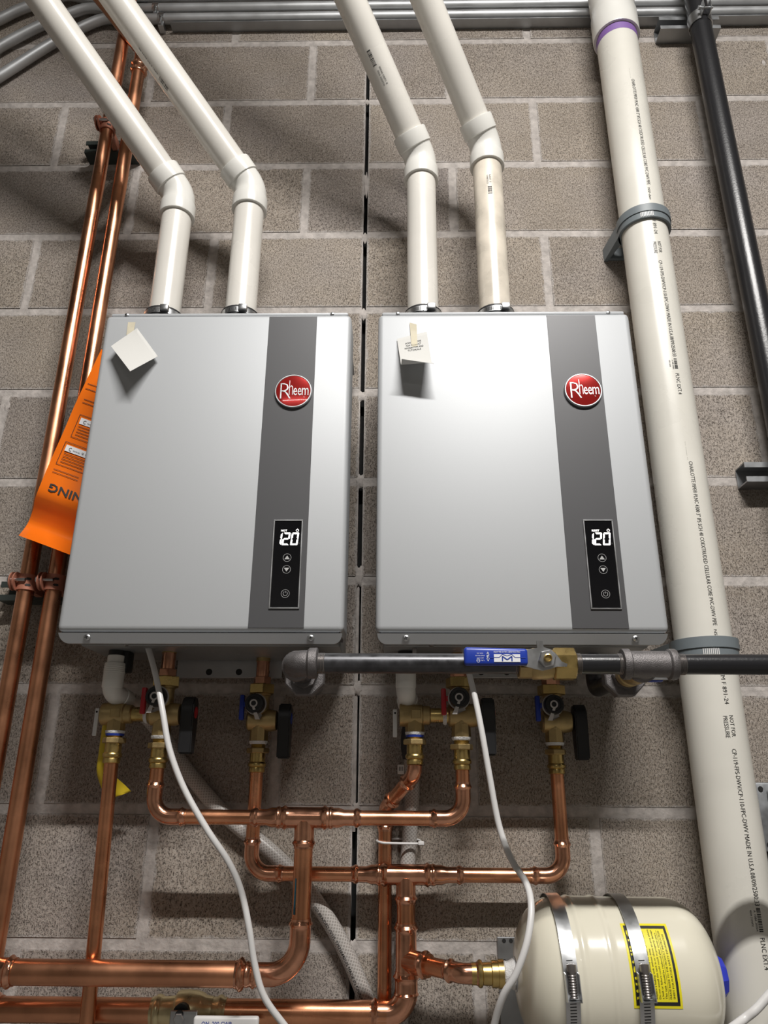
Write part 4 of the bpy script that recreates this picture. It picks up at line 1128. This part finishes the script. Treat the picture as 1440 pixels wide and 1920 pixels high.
for k, (s, w_) in enumerate((('UL US', .010), ('600 CWP', .009), ('ANSI B16.33', .012), ('CSA 5G', .008))):
    text_on(bm, s, lambda a, b, k=k, w_=w_: gp(gx0+(gx1-gx0)*.25+w_/2-a, gz-.0058+k*.003-b), length=w_, height=.0014)
ring2d(bm, lambda a, b: gp(gx0+(gx1-gx0)*.22+a, gz-.0068+b), .0019, .0023, 16)
part(gr, 'grip_print', bm, 'inkwhite', smooth=False)
bm = B(); yp = c0.y-.0043
mx_, mz = (wx0+wx1)/2, gz-.0035
def thick(pts, w_):
    for a, b in zip(pts, pts[1:]):
        d = V((b[0]-a[0], 0, b[1]-a[1])); n = V((-d.z, 0, d.x)).normalized()*w_/2
        A = V((mx_+a[0], yp, mz+a[1])); D_ = V((mx_+b[0], yp, mz+b[1])); bm.faces.new([bm.verts.new(q) for q in (A-n, D_-n, D_+n, A+n)])
thick([(-.0238, .0008), (-.010, .0008), (-.006, .0048), (0, .0028), (.006, .0048), (.010, .0008), (.0238, .0008)][::1], .0007)
thick([(-.006, -.004), (-.006, .0022), (0, -.0022), (.006, .0022), (.006, -.004)], .0016)
part(gr, 'grip_emblem', bm, 'inkblue', smooth=False)

# ================================================================== expansion tank
def PX(p):
    """photo pixel of a world point"""
    d = V(p)-V((XC, -DW, ZC)); f = d.dot(_f)
    return 720+F*d.dot(_right)/f, 960-F*d.dot(_up)/f
TR = .1005
tx0, tx1 = U(965, 1815, TO).x, U(1336, 1815, TO).x
TL = tx1-tx0
t = thing('expansion_tank', 'cream enamelled expansion tank strapped to the wall at the lower right', 'expansion tank', ((tx0+tx1)/2, -TO, TZ-TR))
prof = []
cap = .062
for k in range(15):
    q = k/14; prof.append((cap*(1-math.cos(q*PI/2)), TR*max(.16, math.sin(q*PI/2)**.80)))
xs = tx0
ridge = [U(1098, 1790, TO+TR).x-tx0, U(1152, 1790, TO+TR).x-tx0]
def rr(x):
    r = TR
    for a in ridge: r += .0022*math.exp(-((x-a)/.0035)**2)
    if ridge[0] < x < ridge[1]: r += .0008
    return r
n_ = 60
for k in range(1, n_): 
    x = cap+(TL-2*cap)*k/n_; prof.append((x, rr(x)))
for k in range(15):
    q = 1-k/14; prof.append((TL-cap*(1-math.cos(q*PI/2)), TR*max(.16, math.sin(q*PI/2)**.80)))
bm = B(); lathe(bm, (tx0, -TO, TZ), X, prof, 64); shell = part(t, 'shell', bm, 'tank', ang=60)
bm = B(); lathe(bm, (tx0+.004, -TO, TZ), -X, [(0, .024), (.004, .022), (.006, .0150), (.030, .0135)], 24); part(t, 'nozzle', bm, 'steel')
bm = B(); lathe(bm, (nz-.014, -TO, TZ), X, [(0, .0150), (.002, .0172), (.006, .0165), (.010, .0180), (.014, .0200), (.018, .0182), (.020, .0150)], 24); part(t, 'thread_tape', bm, 'tape')
bm = B(); lathe(bm, (tx1-.006, -TO, TZ), X, [(0, .030), (.004, .030), (.012, .0285), (.018, .0245), (.0205, .018), (.0205, .008)], 10); part(t, 'end_cap', bm, 'bluecap', 'blue plastic cap', ang=25)
def tank_pt(x, a, dr=0.0):
    r = rr(x-tx0)+dr
    return V((x, -TO-r*math.cos(a), TZ+r*math.sin(a)))
def ang_of(x, py):
    lo, hi = -1.2, 1.45
    for _ in range(40):
        mid = (lo+hi)/2
        if PX(tank_pt(x, mid))[1] > py: lo = mid
        else: hi = mid
    return lo
# warning label
lx0, lx1 = U(1181, 1800, TO+TR).x, U(1271, 1800, TO+TR).x
la0, la1 = ang_of((lx0+lx1)/2, 1891), ang_of((lx0+lx1)/2, 1732)
def lab(u_, v_, dr=.0005): return tank_pt(lx0+(lx1-lx0)*u_, la0+(la1-la0)*v_, dr)
def lab_rect(bm, u0, v0, u1, v1, dr, n=14):
    for k in range(n):
        a, b = v0+(v1-v0)*k/n, v0+(v1-v0)*(k+1)/n
        bm.faces.new([bm.verts.new(lab(*q, dr)) for q in ((u0, a), (u1, a), (u1, b), (u0, b))])
bm = B(); lab_rect(bm, 0, 0, 1, 1, .0004, 24); lb = part(shell, 'warning_label', bm, 'labely', 'yellow and black warning label', smooth=False)
bm = B()
for r in ((.05, .04, .30, .96), (.05, .035, .95, .075), (.05, .925, .95, .965), (.90, .04, .95, .96)): lab_rect(bm, *r, .0007)
part(lb, 'label_border', bm, 'ink', smooth=False)
arc = (la1-la0)*TR
bm = B(); text_on(bm, 'WARNING', lambda a, b: lab(.275-b, .10+a/arc, .0010), length=arc*.80, height=.20, bold=.03); part(lb, 'label_heading', bm, 'labely', smooth=False)
bm = B()
lines = [('THIS TANK CAN FAIL WITH TIME', .36, .78), ('Inspect this tank monthly for leaks or corrosion.', .435, .78), ('Replace a leaking tank without delay.', .50, .56), ('Do not install this tank in or above an area where', .565, .80),
         ('a leak or failure could result in property damage.', .63, .80), ('This tank should be replaced after seven years.', .70, .76), ('PLEASE REFER TO THE PRODUCT INSTRUCTION', .79, .78), ('SHEET FOR FURTHER SAFETY INFORMATION', .86, .74)]
for s, u_, w_ in lines: text_on(bm, s, lambda a, b, u0=u_: lab(u0-b, .11+a/arc, .0007), length=arc*w_, height=.038)
for u_ in (.375, .725, .325): lab_rect(bm, u_, .10, u_+.006, .90, .0007)
part(lb, 'label_print', bm, 'ink', smooth=False)
# straps
for px, nm in ((1067, 'strap beside the cable end of the tank'), (1202, 'strap crossing the yellow label on the tank')):
    x = U(px, 1785, TO+TR).x; wd = .0095
    s = thing('tank_strap', 'slotted steel worm-drive '+nm, 'hose clamp', (x, -TO, TZ-TR), 'steel straps around the tank')
    bm = B(); lathe(bm, (x-wd, -TO, TZ), X, [(0, TR+.0034), (0, TR+.0044), (2*wd, TR+.0044), (2*wd, TR+.0034)], 64, False)
    st = part(s, 'band', bm, 'steel')
    a0 = ang_of(x, 1842)
    def sp_(dx_, a, dr): return tank_pt(x, a, dr)+V((dx_, 0, 0)) if True else None
    bm = B()
    for k in range(26):
        a = a0+.24-.036*k
        if a0-.18 < a < a0+.16: continue
        bm.faces.new([bm.verts.new(V((x+dx_, -TO-(TR+.0046)*math.cos(a+da), TZ+(TR+.0046)*math.sin(a+da)))) for dx_, da in ((-.0042, -.007), (.0042, -.003), (.0042, .007), (-.0042, .003))])
    o_ = part(st, 'band_slots', bm, 'ink', smooth=False); o_['kind'] = 'stuff'
    rad_ = lambda a, r: V((0, -math.cos(a), math.sin(a)))*r
    c0_ = V((x, -TO, TZ))
    tdir = V((0, math.sin(a0), math.cos(a0)))           # upwards along the strap
    nrm = rad_(a0, 1)
    bm = B(); cc = c0_+nrm*(TR+.0105)
    pr = [(-.017, .0045)]
    for k in range(9): pr += [(-.016+k*.0030, .0052), (-.0145+k*.0030, .0042)]
    lathe(bm, cc, tdir, pr+[(.012, .0055), (.014, .0062), (.021, .0062), (.022, .004)], 14); part(s, 'worm_screw', bm, 'thread')
    bm = B()
    for sgn in (-1, 1):
        p = cc+X*sgn*.0082
        prism(bm, [p+tdir*-.020-nrm*.006, p+tdir*.012-nrm*.006, p+tdir*.010+nrm*.002, p+tdir*-.020+nrm*.006], X*sgn*.0012)
    p = cc-tdir*.020
    prism(bm, [p-X*.0094-nrm*.006, p+X*.0094-nrm*.006, p+X*.0094+nrm*.006, p-X*.0094+nrm*.006], tdir*-.0012)
    part(s, 'screw_housing', bm, 'steel', smooth=False)
# wall plate the tank is strapped to
p0, p1 = U(932, 1757, .004), U(1060, 1860, .004)
t = thing('tank_bracket', 'grey steel wall plate with holes behind the left end of the tank', 'bracket', (p0.x, 0, p1.z))
bm = B(); box(bm, (p0.x, -.004, p1.z-.15), (p0.x+.26, -.0005, p0.z), .0008, 1); pl = part(t, 'plate', bm, 'strut')
bm = B(); box(bm, (p0.x+.06, -.028, p1.z-.10), (p0.x+.22, -.004, p0.z-.02), .001, 1); part(t, 'saddle', bm, 'strut')
for px, py in ((945, 1764), (958, 1764), (946, 1803), (958, 1803)):
    q = U(px, py, .0042); bm = B(); lathe(bm, q, (0, -1, 0), [(0, .0032), (.0003, .0032)], 14); part(pl, 'hole', bm, 'ink', smooth=False)

# ================================================================== condensate drains and hoses
def condensate(px, label, bend):
    o = .125
    a = U(px, 1243, o); b = U(px-4, 1298, o)
    x = (a.x+b.x)/2
    t = thing('condensate_drain', label, 'drain fitting', (x, -o, b.z-.02), 'white condensate drain fittings')
    bm = B(); lathe(bm, (x, -o, ZF+.010), -up, [(0, .013), (ZF+.010-a.z, .013)], 20); part(t, 'outlet_stub', bm, 'black')
    bm = B(); lathe(bm, (x, -o, a.z+.012), -up, [(0, .0130), (.001, .0138), (.012, .0138), (.0125, .0162), (.014, .0170), (a.z+.012-b.z-.008, .0170), (a.z+.012-b.z-.006, .0160)], 28); cp = part(t, 'coupling', bm, 'pvcfit')
    for k in range(4):
        bm = B(); lathe(bm, (x, -o, a.z-.006-k*.003), -up, [(0, .0171), (.0004, .0175), (.0012, .0175), (.0016, .0171)], 24, False); part(cp, 'rib', bm, 'pvcfit')
    c = V((x, -o, b.z))
    e = U(*bend)
    d = (e-c).normalized()
    bm = B(); sweep(bm, fillet([c+up*.012, c, c+d*.03], .016, 8), .0160, 24); el = part(t, 'elbow', bm, 'pvcfit')
    bm = B(); lathe(bm, c+d*.022, d, [(0, .0160), (.001, .0175), (.016, .0175), (.017, .015)], 24); part(el, 'collar', bm, 'pvcfit')
    bm = B(); sweep(bm, [c+d*.03, c+d*((e-c).length)], .0135, 20); part(t, 'tail_pipe', bm, 'pvcfit')
    return t, e
t, e1_ = condensate(215, 'white plastic condensate elbow under the left heater', (268, 1334, .05))
bm = B(); box(bm, (e1_.x-.030, -.125, ZF-.028), (e1_.x-.010, -.095, ZF+.0075), .003); part(t, 'trap_valve', bm, 'black')
bm = B(); c0_ = V((e1_.x-.016, -.112, ZF-.010)); lathe(bm, c0_+V((-.016, 0, 0)), X, [(0, .0175), (0, .0190), (.006, .0190), (.006, .0175)], 28, False); part(t, 'strap_ring', bm, 'tether')
t, e2_ = condensate(763, 'white plastic condensate elbow under the right heater', (770, 1345, .05))
bm = B(); c0_ = V((e2_.x+.002, -.150, ZF-.006)); lathe(bm, c0_, X, [(0, .0135), (0, .0150), (.006, .0150), (.006, .0135)], 28, False); part(t, 'strap_ring', bm, 'tether')
RH = .0128
def hose(pts, label, txt=None):
    path = smooth_path([U(*p) for p in pts], 8)
    bm = B(); sweep(bm, path, RH, 24, True, True)
    t = thing('braided_hose', label, 'hose', path[-1], 'clear braided hoses behind the copper pipes')
    ho = part(t, 'hose_wall', bm, 'hose', ang=80)
    if txt:
        bm = B(); L = [0]
        for i in range(1, len(path)): L.append(L[-1]+(path[i]-path[i-1]).length)
        for s, px0, py0, px1, py1 in txt:
            def nearest(px, py): return min(range(len(path)), key=lambda i: (PX(path[i])[0]-px)**2+(PX(path[i])[1]-py)**2)
            i0, i1 = nearest(px0, py0), nearest(px1, py1)
            s0, s1 = L[i0], L[i1]
            def fn(a, b):
                p = resample(path, [s0+a])[0]; q = resample(path, [s0+a+.004])[0]; d = (q-p).normalized()
                n = V((0, -1, 0)); sd = d.cross(n).normalized()
                th = -.55+b/RH
                return p+(n*math.cos(th)+sd*math.sin(th)*-1)*(RH+.0003)
            text_on(bm, s, fn, length=s1-s0, height=.0048)

        part(ho, 'hose_print', bm, 'ink', smooth=False)
hose([(262, 1330, .052), (300, 1372, .040), (335, 1425, .022), (395, 1500, .017), (445, 1548, .016), (500, 1590, .016), (550, 1638, .016), (592, 1690, .016), (628, 1745, .016), (658, 1805, .016), (684, 1868, .016), (703, 1925, .016), (706, 1990, .016), (700, 2100, .016), (696, 2300, .016)],
     'clear braided hose curving from the left heater down to the lower middle', [('1 OD BRAIDED VINYL 739236440105 MADE IN CHINA TO', 588, 1690, 690, 1885), ('10 OD 0.75', 535, 1625, 566, 1655)])
hose([(768, 1392, .03), (771, 1430, .020), (773, 1470, .0165), (771, 1520, .0155), (767, 1580, .0155), (762, 1650, .0155), (757, 1720, .0155), (753, 1800, .0155), (750, 1930, .0155), (748, 2050, .0155), (746, 2300, .0155)],
     'clear braided hose hanging straight down below the right heater')
bm = B(); sweep(bm, smooth_path([U(770, 1345, .05), U(764, 1375, .042), U(763, 1400, .036), U(766, 1420, .03)], 6), .0105, 18); single('rubber_sleeve', bm, 'rubber', 'black rubber sleeve joining the right condensate elbow to its hose', 'rubber sleeve')
p = U(752, 1442, .045)
t = thing('hose_clip', 'small white slotted clip beside the slanting copper pipe', 'clip', p)
bm = B(); box(bm, p+V((-.006, -.003, -.008)), p+V((.005, .003, .007)), .001, 1); cl = part(t, 'clip_body', bm, 'white')
for k in range(3):
    bm = B(); q = p+V((-.0035+k*.0028, -.0032, -.003)); box(bm, q, q+V((.0011, .0004, .007))); part(cl, 'clip_slot', bm, 'ink', smooth=False)
# cable tie round the discharge pipe and the hose
zt_ = U(745, 1580, .03).z; xa_, xb_ = xd-.0135, U(772, 1580, .0155).x+.014
pts = [V((xa_, -.026, zt_+.002)), V((xa_+.006, -.0405, zt_+.001)), V((xd+.006, -.0415, zt_)), V((xb_-.006, -.034, zt_-.001)), V((xb_+.001, -.018, zt_-.001)), V((xb_-.004, -.0035, zt_+.003)), V(((xa_+xb_)/2, -.0035, zt_+.004)), V((xa_+.004, -.011, zt_+.003)), V((xa_, -.024, zt_+.002))]
t = thing('cable_tie', 'white cable tie binding the braided hose to the copper discharge pipe', 'cable tie', (xa_, -.03, zt_))
bm = B(); sweep(bm, smooth_path(pts, 6), .0019, 8); part(t, 'tie_loop', bm, 'white')
bm = B(); box(bm, (xb_-.004, -.037, zt_-.0035), (xb_+.006, -.030, zt_+.0025), .001, 1); part(t, 'tie_head', bm, 'white')

# ================================================================== cables
def cable(pts, label, r=.0047):
    bm = B(); sweep(bm, smooth_path([U(*p) for p in pts], 10), r, 14); single('power_cable', bm, 'whitecable', label, 'cable', None, 'white cables', ang=80)
cable([(275, 1207, .143), (278, 1216, .145), (288, 1250, .155), (297, 1290, .165), (306, 1340, .175), (318, 1405, .18), (345, 1478, .18), (388, 1555, .18), (428, 1615, .175), (452, 1670, .17), (467, 1740, .17), (477, 1805, .165), (495, 1868, .16), (535, 1925, .15), (590, 1995, .14), (640, 2100, .13), (650, 2300, .12)],
      'white cable hanging from the left heater in front of the copper pipes')
cable([(868, 1206, .143), (872, 1225, .15), (879, 1260, .16), (891, 1310, .17), (903, 1370, .178), (917, 1450, .18), (935, 1545, .18), (958, 1610, .19), (986, 1655, .21), (996, 1700, .235), (989, 1762, .25), (968, 1825, .25), (943, 1868, .24), (926, 1925, .22), (915, 2000, .2), (910, 2120, .18), (905, 2300, .16)],
      'white cable hanging from the right heater past the end of the tank')
cable([(1900, 1350, .10), (1750, 1520, .12), (1600, 1665, .17), (1500, 1775, .20), (1457, 1845, .20), (1436, 1872, .20), (1415, 1895, .20), (1388, 1916, .20), (1350, 1945, .24), (1300, 1990, .26), (1270, 2080, .25), (1260, 2300, .2)], 'short length of pale cable in front of the drain pipe at the lower right', .0056)

# yellow tag on the left relief valve
rows = [((193, 1352), (207, 1357)), ((189, 1380), (207, 1385)), ((185, 1410), (205, 1415)), ((181, 1445), (203, 1440)), ((188, 1472), (215, 1455)), ((197, 1490), (232, 1470)), ((210, 1497), (246, 1484))]
g = []
for i, (l_, r_) in enumerate(rows):
    g.append([U(l_[0]+(r_[0]-l_[0])*j/5, l_[1]+(r_[1]-l_[1])*j/5, [.094, .090, .086, .082, .072, .062, .058][i]+.002*math.sin(j)) for j in range(6)])
bm = B(); sheet(bm, resg(g, 4), .0008); single('yellow_tag', bm, 'yellow', 'folded yellow tag hanging behind the left discharge pipe', 'tag', ang=80)

# ================================================================== mounting rails and junction boxes
for x0, x1, nm, holes in ((335, 528, 'left', (392, 448, 500)), (880, 1012, 'right', (902, 950, 990))):
    a = U(x0, 1226, .014); b = U(x1, 1271, .014)
    t = thing('mounting_rail', 'galvanised mounting rail with keyholes under the %s heater' % nm, 'bracket', ((a.x+b.x)/2, 0, b.z), 'mounting rails')
    bm = B(); box(bm, (a.x, -.014, b.z), (b.x, -.012, a.z), .0005, 1); rl = part(t, 'rail_face', bm, 'galv')
    bm = B(); box(bm, (a.x, -.0125, b.z), (b.x, -.0005, b.z+.0018)); part(t, 'rail_flange', bm, 'galv', smooth=False)
    for h in holes:
        q = U(h, 1260, .0143); bm = B(); lathe(bm, q, (0, -1, 0), [(0, .0058), (.0002, .0058)], 16); part(rl, 'keyhole', bm, 'ink', smooth=False)
a = U(1413, 1467, .045)
t = thing('junction_box', 'grey cast metal junction box partly hidden behind the drain pipe', 'junction box', (a.x+.07, 0, a.z-.12))
zb_ = U(1425, 1597, .045).z
bm = B(); box(bm, (a.x+.008, -.040, zb_+.004), (a.x+.13, -.0005, a.z-.008), .006, 3); part(t, 'body', bm, 'boxgrey')
bm = B(); box(bm, (a.x, -.046, zb_), (a.x+.15, -.040, a.z), .003, 2); cv = part(t, 'cover', bm, 'boxgrey')
bm = B(); box(bm, (a.x+.018, -.050, zb_+.014), (a.x+.15, -.0455, a.z-.012), .003, 2); part(cv, 'raised_field', bm, 'boxgrey')
for zz in (a.z-.010, zb_+.010):
    bm = B(); lathe(bm, (a.x+.009, -.0462, zz), (0, -1, 0), [(0, .0042), (.0012, .0040)], 12); part(cv, 'cover_screw', bm, 'ink')
b = U(1428, 1605, .03); z3_ = U(1428, 1760, .03).z
t = thing('wall_box', 'dark green-grey outlet box below the junction box at the right edge', 'junction box', (b.x+.06, 0, z3_))
bm = B(); box(bm, (b.x-.002, -.030, z3_), (b.x+.13, -.0005, b.z), .004, 2); bd = part(t, 'body', bm, 'boxgreen')
bm = B(); box(bm, (b.x+.012, -.034, b.z-.05), (b.x+.12, -.0295, b.z-.006), .002, 1); part(bd, 'upper_cover', bm, 'boxgrey')
